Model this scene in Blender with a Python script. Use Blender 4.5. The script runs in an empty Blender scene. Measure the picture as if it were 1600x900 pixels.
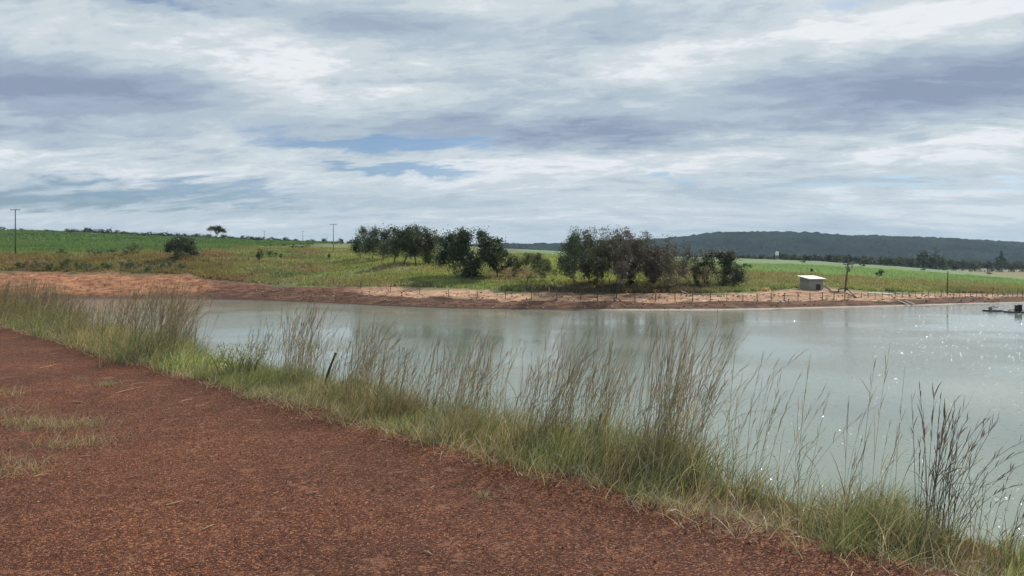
import bpy, math, random
import numpy as np
from math import radians, pi, sin, cos
R = np.random.default_rng(7)
random.seed(7)
scn = bpy.context.scene
COL = scn.collection

# ------------------------------------------------------------------ camera
F = 1164.0            # focal length in pixels of the 1600 px wide photograph
HY = 415.0            # pixel row of the true horizon
EYE = 1.6
cd = bpy.data.cameras.new('camera'); cam = bpy.data.objects.new('camera', cd); COL.objects.link(cam)
cam.location = (0, 0, EYE); cam.rotation_euler = (pi/2, 0, 0)
cd.sensor_width = 36; cd.lens = F/1600*36
cd.shift_y = -(450-HY)/1600
cd.clip_start = 0.05; cd.clip_end = 20000
scn.camera = cam

# ------------------------------------------------------------------ light
SUN_AZ, SUN_EL = radians(42), radians(40)        # azimuth from +Y towards +X
SUN_STRENGTH = 4.2
sd = bpy.data.lights.new('sun', 'SUN'); sd.energy = SUN_STRENGTH; sd.angle = radians(1.2); sd.color = (1, .94, .85)
sun = bpy.data.objects.new('sun', sd); COL.objects.link(sun)
sun.rotation_euler = (pi/2-SUN_EL, 0, pi-SUN_AZ); sun.location = (30, 30, 40)
scn.view_settings.view_transform = 'Standard'; scn.view_settings.look = 'None'
scn.view_settings.exposure = 0.0; scn.view_settings.gamma = 1
scn.view_settings.use_curve_mapping = False

# ------------------------------------------------------------------ node helper
class NG:
    def __init__(s, tree): s.t = tree; s.n = tree.nodes; s.l = tree.links
    def node(s, typ, **kw):
        n = s.n.new(typ)
        for k, v in kw.items(): setattr(n, k, v)
        return n
    def put(s, sock, v):
        if isinstance(v, bpy.types.NodeSocket): s.l.new(v, sock)
        elif v is not None: sock.default_value = v
    def m(s, op, a, b=None, c=None, clamp=False):
        n = s.node('ShaderNodeMath', operation=op, use_clamp=clamp)
        s.put(n.inputs[0], a)
        if b is not None: s.put(n.inputs[1], b)
        if c is not None: s.put(n.inputs[2], c)
        return n.outputs[0]
    def vec(s, x, y, z):
        n = s.node('ShaderNodeCombineXYZ')
        for i, v in enumerate((x, y, z)): s.put(n.inputs[i], v)
        return n.outputs[0]
    def noise(s, v, scale, detail=3, rough=.5, dist=0.0):
        n = s.node('ShaderNodeTexNoise'); s.put(n.inputs['Vector'], v)
        n.inputs['Scale'].default_value = scale; n.inputs['Detail'].default_value = detail
        n.inputs['Roughness'].default_value = rough; n.inputs['Distortion'].default_value = dist
        return n.outputs['Fac']
    def ramp(s, f, a, b, lo=0.0, hi=1.0, smooth=True):
        n = s.node('ShaderNodeMapRange', interpolation_type='SMOOTHSTEP' if smooth else 'LINEAR')
        s.put(n.inputs[0], f)
        for i, v in enumerate((a, b, lo, hi)): n.inputs[i+1].default_value = v
        return n.outputs[0]
    def mix(s, f, a, b, blend='MIX'):
        n = s.node('ShaderNodeMix', data_type='RGBA', blend_type=blend)
        s.put(n.inputs[0], f)
        for i, v in ((6, a), (7, b)):
            if isinstance(v, tuple) and len(v) == 3: v = (*v, 1)
            s.put(n.inputs[i], v)
        return n.outputs[2]
    def attr(s, name):
        n = s.node('ShaderNodeAttribute'); n.attribute_name = name; return n.outputs['Color']
    def bump(s, h, dist, strength=1.0):
        n = s.node('ShaderNodeBump'); s.put(n.inputs['Height'], h)
        n.inputs['Distance'].default_value = dist; n.inputs['Strength'].default_value = strength
        return n.outputs[0]

# ------------------------------------------------------------------ sky
w = bpy.data.worlds.new('World'); scn.world = w; w.use_nodes = True
g = NG(w.node_tree); w.node_tree.nodes.clear()
sky = g.node('ShaderNodeTexSky', sky_type='NISHITA'); sky.sun_disc = False
sky.sun_elevation = SUN_EL; sky.sun_rotation = SUN_AZ; sky.dust_density = 1.5; sky.ozone_density = 1.5
tc = g.node('ShaderNodeTexCoord'); sp = g.node('ShaderNodeSeparateXYZ'); g.l.new(tc.outputs['Generated'], sp.inputs[0])
dx, dy, dz = sp.outputs
zc = g.m('ADD', g.m('MAXIMUM', dz, 0.0), 0.17)
px_, py_ = g.m('DIVIDE', dx, zc), g.m('DIVIDE', dy, zc)
az = g.m('ARCTAN2', dx, dy); el = g.m('ARCSINE', dz)
P = g.vec(g.m('MULTIPLY', px_, 0.62), g.m('MULTIPLY', py_, 1.0), 0.0)
PW = g.vec(g.m('ADD', g.m('MULTIPLY', px_, 0.72), g.m('MULTIPLY', py_, 0.30)), g.m('MULTIPLY', py_, 1.25), 3.7)
wn1 = g.noise(PW, 1.3, 5, .6, .4); wn2 = g.noise(PW, 2.6, 6, .62, .5)
def blobs(lst):
    acc = None; azw = g.m('ADD', az, g.m('MULTIPLY', g.m('SUBTRACT', wn1, .5), .34)); elw = g.m('ADD', el, g.m('MULTIPLY', g.m('SUBTRACT', wn2, .5), .075))
    for (bx_, by_, wx, wy, a) in lst:            # centre and half widths given as the photograph's pixels, turned into sky angles
        A = math.atan((bx_-800)/F); E = math.atan((HY-by_)/F*cos(A))
        u = g.m('DIVIDE', g.m('SUBTRACT', azw, A), wx/F); v = g.m('DIVIDE', g.m('SUBTRACT', elw, E), wy/F)
        q = g.m('ADD', g.m('MULTIPLY', u, u), g.m('MULTIPLY', v, v))
        e = g.m('MULTIPLY', g.m('EXPONENT', g.m('MULTIPLY', q, -1.0)), a)
        acc = e if acc is None else g.m('ADD', acc, e)
    return acc
n1 = g.noise(P, 0.9, 6, .55, .5); n2 = g.noise(PW, 2.0, 7, .6, .9); n3 = g.noise(PW, 7.0, 6, .62, .6)
n4 = g.noise(g.vec(g.m('MULTIPLY', px_, 1.0), g.m('MULTIPLY', py_, 1.3), 9.1), 13.0, 7, .68, .5)
br = g.m('ADD', g.m('ADD', g.m('MULTIPLY', g.m('SUBTRACT', n1, .5), 1.1), g.m('MULTIPLY', g.m('SUBTRACT', n2, .5), 1.25)),
         g.m('ADD', g.m('MULTIPLY', g.m('SUBTRACT', n3, .5), 0.62), g.m('MULTIPLY', g.m('SUBTRACT', n4, .5), 0.34)))
br = g.m('ADD', g.m('ADD', br, 0.70), blobs([
    (120, 130, 230, 36, -.62), (480, 22, 300, 22, -.35), (90, 215, 190, 24, -.35), (860, 205, 260, 24, -.62), (1480, 132, 230, 34, -.65),
    (1180, 120, 200, 30, -.18), (980, 55, 150, 22, -.22), (640, 60, 120, 20, -.15), (1420, 40, 340, 30, .36), (300, 70, 250, 30, .16), (560, 140, 220, 36, .16),
    (1500, 222, 170, 22, .38), (1000, 120, 110, 28, .20), (150, 255, 260, 16, .20), (950, 260, 300, 20, .12), (1250, 330, 400, 30, .12), (430, 350, 300, 14, .10),
    (800, 10, 160, 14, .1), (200, 10, 140, 16, -.1)]))
bl = g.m('ADD', g.m('ADD', g.m('MULTIPLY', g.m('SUBTRACT', n2, .5), 1.1), g.m('MULTIPLY', g.m('SUBTRACT', n3, .5), .95)), blobs([
    (640, 226, 130, 12, .85), (610, 263, 120, 8, .75), (250, 305, 240, 18, .62), (60, 318, 150, 18, .25), (470, 205, 80, 12, .30), (1350, 287, 110, 4.5, .6), (1530, 293, 120, 4, .45),
    (1130, 275, 70, 5, .40), (860, 240, 60, 12, .2), (120, 235, 110, 8, .28), (1340, 325, 80, 7, .28), (1480, 345, 140, 7, .22), (700, 300, 90, 10, .22), (200, 6, 170, 9, .4), (1370, 4, 170, 7, .3), (830, 320, 150, 10, .2)]))
thick = g.ramp(bl, .12, .62, 1.0, .22)
cc = g.node('ShaderNodeValToRGB'); g.l.new(br, cc.inputs[0]); cr = cc.color_ramp; cr.interpolation = 'EASE'
cr.elements[0].position = 0.0; cr.elements[0].color = (.27, .335, .46, 1)
cr.elements[1].position = 1.15 if False else 1.0; cr.elements[1].color = (.84, .87, .90, 1)
for p_, c_ in ((.28, (.355, .43, .545)), (.52, (.455, .545, .63)), (.76, (.61, .68, .725))):
    e_ = cr.elements.new(p_); e_.color = (*c_, 1)
lowc = g.mix(g.ramp(el, 0.0, .16, .55, 0.0), cc.outputs[0], (.47, .58, .68))
b1 = g.node('ShaderNodeBackground'); g.l.new(g.mix(1.0, sky.outputs[0], (.58, .80, 1.06), 'MULTIPLY'), b1.inputs[0]); b1.inputs[1].default_value = 0.085
b2 = g.node('ShaderNodeBackground'); g.l.new(lowc, b2.inputs[0]); b2.inputs[1].default_value = 1.0
ms = g.node('ShaderNodeMixShader'); g.l.new(thick, ms.inputs[0]); g.l.new(b1.outputs[0], ms.inputs[1]); g.l.new(b2.outputs[0], ms.inputs[2])
wo = g.node('ShaderNodeOutputWorld'); g.l.new(ms.outputs[0], wo.inputs[0])

# ------------------------------------------------------------------ numpy noise
def _h(ix, iy, s):
    n = (ix.astype(np.int64)*374761393 + iy.astype(np.int64)*668265263 + s*1442695041) & 0xffffffff
    n = ((n ^ (n >> 13))*1274126177) & 0xffffffff
    return ((n ^ (n >> 16)) & 0xffff)/65535.0
def vn(x, y, s=0):
    x = np.asarray(x, float); y = np.asarray(y, float)
    ix, iy = np.floor(x), np.floor(y); fx, fy = x-ix, y-iy
    fx = fx*fx*(3-2*fx); fy = fy*fy*(3-2*fy)
    a, b, c, d = _h(ix, iy, s), _h(ix+1, iy, s), _h(ix, iy+1, s), _h(ix+1, iy+1, s)
    return (a*(1-fx)+b*fx)*(1-fy)+(c*(1-fx)+d*fx)*fy
def fbm(x, y, o=4, s=0):
    t, a, n = 0, .5, 0
    for k in range(o):
        t = t+a*vn(x*2**k+k*17.3, y*2**k+k*9.1, s+k); n += a; a *= .5
    return t/n
def sstep(a, b, x):
    t = np.clip((x-a)/(b-a), 0, 1); return t*t*(3-2*t)

# ------------------------------------------------------------------ the lie of the land
WZ = -4.0
SH = np.array([(-900, 463), (-300, 464), (0, 468), (150, 467), (300, 467), (400, 469), (500, 473), (600, 478), (700, 481.5), (800, 483.5), (900, 484.5),
               (1100, 484.5), (1200, 483), (1300, 480.5), (1400, 478), (1500, 475), (1600, 472.5), (1900, 467), (2600, 464)], float)
def Ds(px):
    return (EYE-WZ)*F/(np.interp(px, SH[:, 0], SH[:, 1])-HY)
PROF = {   # pixel column: (distance beyond the shore, pixel row of the ground there)
 -900: [(6, 456), (25, 428), (60, 398), (575, 350)],
 0: [(3, 460), (8, 452), (25, 426), (40, 404), (80, 392), (575, 359)],
 150: [(4, 460), (24, 426), (42, 405), (58, 395), (550, 364)],
 300: [(5, 460), (24, 428), (42, 407), (75, 391), (520, 370)],
 420: [(4, 462), (14, 446), (30, 427), (60, 408), (100, 392), (480, 376)],
 520: [(4, 464), (12, 452), (30, 431), (110, 397), (200, 387), (460, 379)],
 620: [(3, 470), (8, 460), (14, 452), (45, 415), (120, 396), (430, 381)],
 740: [(3, 474), (8, 465), (14, 456), (30, 438), (80, 410), (420, 385)],
 850: [(2.5, 475), (8, 465), (16, 453), (24, 441), (50, 424), (120, 403), (380, 391)],
 950: [(2.5, 475), (8, 465), (18, 453), (60, 429), (400, 397)],
 1150: [(2.5, 475), (9, 464.5), (20, 454), (70, 428), (400, 403.5)],
 1280: [(3, 472), (8, 463), (18, 450), (60, 430), (400, 408)],
 1400: [(3, 470), (8, 464), (14, 458), (60, 437), (350, 416)],
 1600: [(3, 467), (10, 462.5), (25, 456), (120, 442), (300, 434), (600, 425)],
 2600: [(8, 456), (25, 450), (120, 440), (600, 428)]}
PC = sorted(PROF)
def _profz(c, t, D0):
    pts = PROF[c]
    T = [-40, -12, 0]+[p[0] for p in pts]
    d0 = float(Ds(c))
    Z = [-7.0, -5.2, WZ]+[EYE-(d0+p[0])*(p[1]-HY)/F for p in pts]
    T += [pts[-1][0]+350, 3200, 9000]; Z += [Z[-1]-7, -14, -14]
    return np.interp(t, T, Z)
def zone(X, Y):
    Yc = np.maximum(Y, 12.0); px = 800+F*X/Yc
    return px, Y-Ds(px)
def crest_s(X, Y):      # distance beyond the edge of the dam's crest, towards the water
    return (X+Y-5.95-.0165*np.clip(Y-4, 0, 40))/math.sqrt(2)
def terrain(X, Y, rough=True):
    X = np.asarray(X, float); Y = np.asarray(Y, float)
    px, t = zone(X, Y)
    zf = np.zeros_like(X)
    pxc = np.clip(px, PC[0], PC[-1]-1e-3)
    for a, b in zip(PC[:-1], PC[1:]):
        m = (pxc >= a) & (pxc < b)
        if m.any():
            k = (pxc[m]-a)/(b-a)
            zf[m] = _profz(a, t[m], 0)*(1-k)+_profz(b, t[m], 0)*k
    if rough:
        amp = sstep(0.5, 6, t)*.22*(1-sstep(150, 400, t))+.06*sstep(-1, .5, t)
        zf = zf+(fbm(X*.35, Y*.35, 4, 3)-.5)*2*amp
        zf = zf+(fbm(X*1.3, Y*1.3, 3, 5)-.5)*.22*sstep(-.2, 1.5, t)*(1-sstep(10, 30, t))
    s = crest_s(X, Y)
    zd = np.where(s < .75, 0, -.52*(s-.75))
    zd = np.where(s < -11, np.maximum(-3.0, .5*(s+11)), zd)
    zd = np.maximum(zd, -7.5)
    if rough:
        zd = zd+(fbm(X*.6, Y*.6, 3, 11)-.5)*.09+(fbm(X*3, Y*3, 2, 12)-.5)*.02*sstep(-.5, .2, s)+(fbm(X*7, Y*7, 2, 15)-.5)*.02
        zd = zd+.05*np.exp(-((s+.15)/.25)**2)
    near = Y < 70
    return np.where(near, np.maximum(zd, zf), np.maximum(zf, np.where(Y < 95, zd, -9)))
def pix(X, Y, Z): return 800+F*X/Y, HY+F*(EYE-Z)/Y
def at(px, D):
    X = (px-800)/F*D
    return np.array([X, D, float(terrain(np.array([X]), np.array([float(D)]))[0])])
def hit(px, py, lo=None):
    """The point of the ground seen at a pixel, beyond the water."""
    d0 = float(Ds(px)) if lo is None else lo
    D = np.concatenate([np.linspace(d0+.5, d0+60, 500), np.linspace(d0+60, d0+700, 900)])
    X = (px-800)/F*D; Z = terrain(X, D); y = HY+F*(EYE-Z)/D
    k = np.argmax(y <= py)
    return np.array([X[k], D[k], Z[k]])
def near_hit(px, py):
    D = EYE*F/(py-HY); X = (px-800)/F*D
    return np.array([X, D, float(terrain(np.array([X]), np.array([D]))[0])])

# ------------------------------------------------------------------ mesh helpers
def mk(name, V, Fq, mat, parent=None, col=None, smooth=False, mats=None, mi=None):
    V = np.asarray(V, np.float32); Fq = np.asarray(Fq, np.int32)
    me = bpy.data.meshes.new(name)
    k = Fq.shape[1]
    me.vertices.add(len(V)); me.vertices.foreach_set('co', V.ravel())
    me.loops.add(Fq.size); me.loops.foreach_set('vertex_index', Fq.ravel())
    me.polygons.add(len(Fq)); me.polygons.foreach_set('loop_start', np.arange(0, Fq.size, k, dtype=np.int32))
    me.polygons.foreach_set('loop_total', np.full(len(Fq), k, np.int32))
    for mm in (mats or [mat]): me.materials.append(mm)
    if mi is not None: me.polygons.foreach_set('material_index', np.asarray(mi, np.int32))
    me.polygons.foreach_set('use_smooth', np.full(len(Fq), smooth, bool))
    me.update(calc_edges=True)
    if col is not None:
        a = me.attributes.new('col', 'FLOAT_COLOR', 'POINT')
        c = np.ones((len(V), 4), np.float32); c[:, :3] = col; a.data.foreach_set('color', c.ravel())
    o = bpy.data.objects.new(name, me); COL.objects.link(o)
    if parent is not None: o.parent = parent
    return o
def tag(o, label=None, cat=None, group=None, kind=None):
    if label: o['label'] = label
    if cat: o['category'] = cat
    if group: o['group'] = group
    if kind: o['kind'] = kind
    return o
def empty(name, loc, rz=0):
    o = bpy.data.objects.new(name, None); COL.objects.link(o); o.location = [float(v) for v in loc]; o.rotation_euler = (0, 0, rz)
    o.empty_display_size = .2
    return o
def copy_tree(o, parent=None):
    c = o.copy(); COL.objects.link(c)
    if parent: c.parent = parent
    for ch in list(o.children): copy_tree(ch, c)
    return c
class Geo:
    """collects quads of boxes / bars / tubes"""
    def __init__(s): s.V = []; s.Q = []; s.n = 0
    def add(s, V, Q):
        V = np.asarray(V, float).reshape(-1, 3); Q = np.asarray(Q, int).reshape(-1, 4)
        s.V.append(V); s.Q.append(Q+s.n); s.n += len(V); return s
    def box(s, c, size, rz=0, rx=0, ry=0, taper=1.0):
        hx, hy, hz = [v/2 for v in size]
        v = np.array([(x*hx*(taper if z > 0 else 1), y*hy*(taper if z > 0 else 1), z*hz) for z in (-1, 1) for x, y in ((-1, -1), (1, -1), (1, 1), (-1, 1))])
        for (a, ax) in ((rx, 0), (ry, 1), (rz, 2)):
            if a:
                ca, sa = cos(a), sin(a); i, j = [(1, 2), (2, 0), (0, 1)][ax]
                vi, vj = v[:, i].copy(), v[:, j].copy(); v[:, i] = vi*ca-vj*sa; v[:, j] = vi*sa+vj*ca
        return s.add(v+np.array(c), [(0, 3, 2, 1), (4, 5, 6, 7), (0, 1, 5, 4), (1, 2, 6, 5), (2, 3, 7, 6), (3, 0, 4, 7)])
    def tube(s, pts, rad, k=8):
        P_ = np.asarray(pts, float)[None]; r = np.broadcast_to(np.asarray(rad, float), (len(pts),))[None]
        V, Q = tubes(P_, r, k); s.add(V, Q)
        for e, o_ in ((0, 0), (len(pts)-1, 1)):      # end caps, fans of quads
            b = s.n-len(V)+e*k; c = s.n
            s.add([P_[0, e]], np.zeros((0, 4)))
            ring = [b+i for i in range(k)]
            for i in range(0, k, 2):
                q = [c, ring[i], ring[(i+1) % k], ring[(i+2) % k]]
                s.Q.append(np.array([q if o_ else q[::-1]]))
        return s
    def build(s, name, mat, parent=None, smooth=False):
        return mk(name, np.concatenate(s.V), np.concatenate(s.Q), mat, parent, smooth=smooth)
def tubes(P_, r, k=3):
    """P_ (N,S,3) centre lines, r (N,S) radii -> verts, quads"""
    N, S, _ = P_.shape
    T = np.gradient(P_, axis=1); T /= np.linalg.norm(T, axis=2, keepdims=True)+1e-9
    up = np.where(np.abs(T[..., 2:3]) > .95, np.array([1., 0, 0]), np.array([0, 0, 1.]))
    A = np.cross(T, up); A /= np.linalg.norm(A, axis=2, keepdims=True)+1e-9
    B = np.cross(T, A)
    ang = np.arange(k)*2*pi/k
    V = P_[:, :, None]+r[:, :, None, None]*(A[:, :, None]*np.cos(ang)[None, None, :, None]+B[:, :, None]*np.sin(ang)[None, None, :, None])
    idx = np.arange(N*S*k).reshape(N, S, k)
    a = idx[:, :-1]; b = idx[:, 1:]
    Q = np.stack([a, np.roll(a, -1, 2), np.roll(b, -1, 2), b], -1).reshape(-1, 4)
    return V.reshape(-1, 3), Q
def curves(base, azim, lean, bend, length, S):
    """bending centre lines: (N,S+1,3)"""
    s_ = np.linspace(0, 1, S+1)[None]
    th = lean[:, None]+bend[:, None]*s_**1.6
    ds = length[:, None]/S
    thm = (th[:, 1:]+th[:, :-1])/2
    h = np.concatenate([np.zeros((len(base), 1)), np.cumsum(np.sin(thm)*ds, 1)], 1)
    z = np.concatenate([np.zeros((len(base), 1)), np.cumsum(np.cos(thm)*ds, 1)], 1)
    return np.stack([base[:, 0:1]+h*np.cos(azim)[:, None], base[:, 1:2]+h*np.sin(azim)[:, None], base[:, 2:3]+z], -1)
def ribbons(P_, width, prof, twist):
    N, S, _ = P_.shape
    T = np.gradient(P_, axis=1); T /= np.linalg.norm(T, axis=2, keepdims=True)+1e-9
    w_ = np.stack([np.cos(twist), np.sin(twist), np.zeros(N)], -1)[:, None]+0*T
    w_ = w_-T*np.sum(w_*T, 2, keepdims=True); w_ /= np.linalg.norm(w_, axis=2, keepdims=True)+1e-9
    hw = (width[:, None]*np.asarray(prof)[None])[..., None]/2
    V = np.stack([P_-w_*hw, P_+w_*hw], 2)
    idx = np.arange(N*S*2).reshape(N, S, 2)
    Q = np.stack([idx[:, :-1, 0], idx[:, :-1, 1], idx[:, 1:, 1], idx[:, 1:, 0]], -1).reshape(-1, 4)
    return V.reshape(-1, 3), Q
def join(parts):
    Vs, Qs, Cs, n = [], [], [], 0
    for V, Q, C in parts:
        Vs.append(V); Qs.append(Q+n); Cs.append(C); n += len(V)
    return np.concatenate(Vs), np.concatenate(Qs), np.concatenate(Cs)

# ------------------------------------------------------------------ materials
def new_mat(name):
    m = bpy.data.materials.new(name); m.use_nodes = True; m.node_tree.nodes.clear()
    return m, NG(m.node_tree)
def finish(g, sh, vol=None):
    o = g.node('ShaderNodeOutputMaterial')
    if sh is not None: g.l.new(sh, o.inputs[0])
    if vol is not None: g.l.new(vol, o.inputs[1])
def princ(g, color, rough=.8, normal=None, spec=.3, metal=0.0):
    p = g.node('ShaderNodeBsdfPrincipled'); g.put(p.inputs['Base Color'], (*color, 1) if isinstance(color, tuple) and len(color) == 3 else color)
    g.put(p.inputs['Roughness'], rough); p.inputs['Specular IOR Level'].default_value = spec; p.inputs['Metallic'].default_value = metal
    if normal is not None: g.l.new(normal, p.inputs['Normal'])
    return p.outputs[0]
def objco(g): return g.node('ShaderNodeTexCoord').outputs['Object']
def simple(name, color, rough=.8, var=.25, scale=8.0, spec=.3, metal=0.0, bump=.004):
    m, g = new_mat(name); co = objco(g)
    n = g.noise(co, scale, 5, .6); n2_ = g.noise(co, scale*6, 3, .6)
    f = g.m('ADD', g.m('MULTIPLY', g.m('SUBTRACT', n, .5), var*2), g.m('MULTIPLY', g.m('SUBTRACT', n2_, .5), var*1.2))
    c = g.mix(1.0, (*color, 1), g.vec(*[g.m('ADD', f, 1.0)]*3), 'MULTIPLY')
    finish(g, princ(g, c, rough, g.bump(n2_, bump) if bump else None, spec, metal)); return m
def leafy(name, trans=.35, rough=.6, gloss=.08):
    m, g = new_mat(name)
    c = g.attr('col')
    d = g.node('ShaderNodeBsdfDiffuse'); g.l.new(c, d.inputs[0])
    t = g.node('ShaderNodeBsdfTranslucent'); g.l.new(g.mix(1.0, c, (1.15, 1.15, .75, 1), 'MULTIPLY'), t.inputs[0])
    m1 = g.node('ShaderNodeMixShader'); m1.inputs[0].default_value = trans; g.l.new(d.outputs[0], m1.inputs[1]); g.l.new(t.outputs[0], m1.inputs[2])
    gl = g.node('ShaderNodeBsdfGlossy'); gl.inputs['Roughness'].default_value = .45; gl.inputs[0].default_value = (.8, .85, .9, 1)
    m2 = g.node('ShaderNodeMixShader'); m2.inputs[0].default_value = gloss; g.l.new(m1.outputs[0], m2.inputs[1]); g.l.new(gl.outputs[0], m2.inputs[2])
    finish(g, m2.outputs[0]); return m
M_grass = leafy('grass_blades', .34, gloss=.06); M_leaf = leafy('tree_leaves', .25, gloss=.05); M_stem = leafy('dry_stems', .35, gloss=.04)
M_meadow = leafy('meadow_blades', .5, gloss=.02)
M_bark = simple('bark', (.105, .085, .068), .9, .35, 3, bump=.02)
M_wood = simple('weathered_wood', (.11, .085, .065), .85, .35, 6)
M_palewood = simple('pale_wood', (.30, .27, .22), .8, .3, 6)
M_conc = simple('concrete', (.30, .30, .29), .85, .2, 3)
M_wire = simple('galvanised_wire', (.25, .25, .25), .5, .1, 5, metal=.6)
M_steel = simple('dark_steel', (.05, .045, .04), .6, .3, 10, metal=.3)
M_pipe = simple('grey_pipe', (.16, .16, .15), .6, .2, 5)
M_white = simple('white_paint', (.78, .77, .73), .6, .08, 3)
M_black = simple('black_plastic', (.02, .02, .022), .45, .2, 6)

# gravel of the dam crest
M_gravel, g = new_mat('laterite_gravel'); co = objco(g)
def voro(g, co, scale, feature='F1'):
    v = g.node('ShaderNodeTexVoronoi', feature=feature); g.l.new(co, v.inputs['Vector']); v.inputs['Scale'].default_value = scale; return v
v1 = voro(g, co, 100); v2 = voro(g, co, 260)
sepc = g.node('ShaderNodeSeparateColor'); g.l.new(v1.outputs['Color'], sepc.inputs[0])
rr = g.node('ShaderNodeValToRGB'); g.l.new(sepc.outputs[0], rr.inputs[0]); cr = rr.color_ramp
cr.elements[0].position = 0; cr.elements[0].color = (.040, .016, .010, 1); cr.elements[1].position = 1; cr.elements[1].color = (.44, .26, .165, 1)
for p_, c_ in ((.35, (.092, .036, .021)), (.62, (.155, .060, .034)), (.86, (.25, .108, .058))): e_ = cr.elements.new(p_); e_.color = (*c_, 1)
big = g.noise(co, .55, 4, .6); mid = g.noise(co, 5.0, 6, .7, .4); fine = g.noise(co, 28, 4, .7)
base = g.mix(g.ramp(big, .35, .68), (.86, .74, .67), (1.34, 1.12, .96)); colr = g.mix(1.0, rr.outputs[0], base, 'MULTIPLY')
bare = g.ramp(g.m('ADD', mid, g.m('MULTIPLY', g.m('SUBTRACT', fine, .5), .35)), .565, .64)     # bits of pale clay showing through the gravel
colr = g.mix(g.m('MULTIPLY', bare, .55), colr, (.36, .16, .095))
red = g.ramp(g.noise(co, 1.3, 3, .6), .60, .75)
colr = g.mix(g.m('MULTIPLY', red, .35), colr, (.19, .055, .034))
h = g.m('ADD', g.m('MULTIPLY', v1.outputs['Distance'], -1.0), g.m('MULTIPLY', v2.outputs['Distance'], -.35))
h = g.m('ADD', h, g.m('MULTIPLY', mid, .8))
finish(g, princ(g, colr, .85, g.bump(h, .015, 1.0), .25))

# the rest of the ground: zone colours (soil, turf, crop) carried by the mesh
M_ground, g = new_mat('ground_soil'); co = objco(g); c = g.attr('col')
na = g.noise(co, 1.6, 6, .7); nb = g.noise(co, .22, 5, .6)
k = g.m('ADD', g.m('ADD', g.m('MULTIPLY', na, .9), g.m('MULTIPLY', nb, .5)), .30)
c = g.mix(1.0, c, g.vec(k, k, k), 'MULTIPLY')
finish(g, princ(g, c, .95, g.bump(na, .12, .6), .1))

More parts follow.
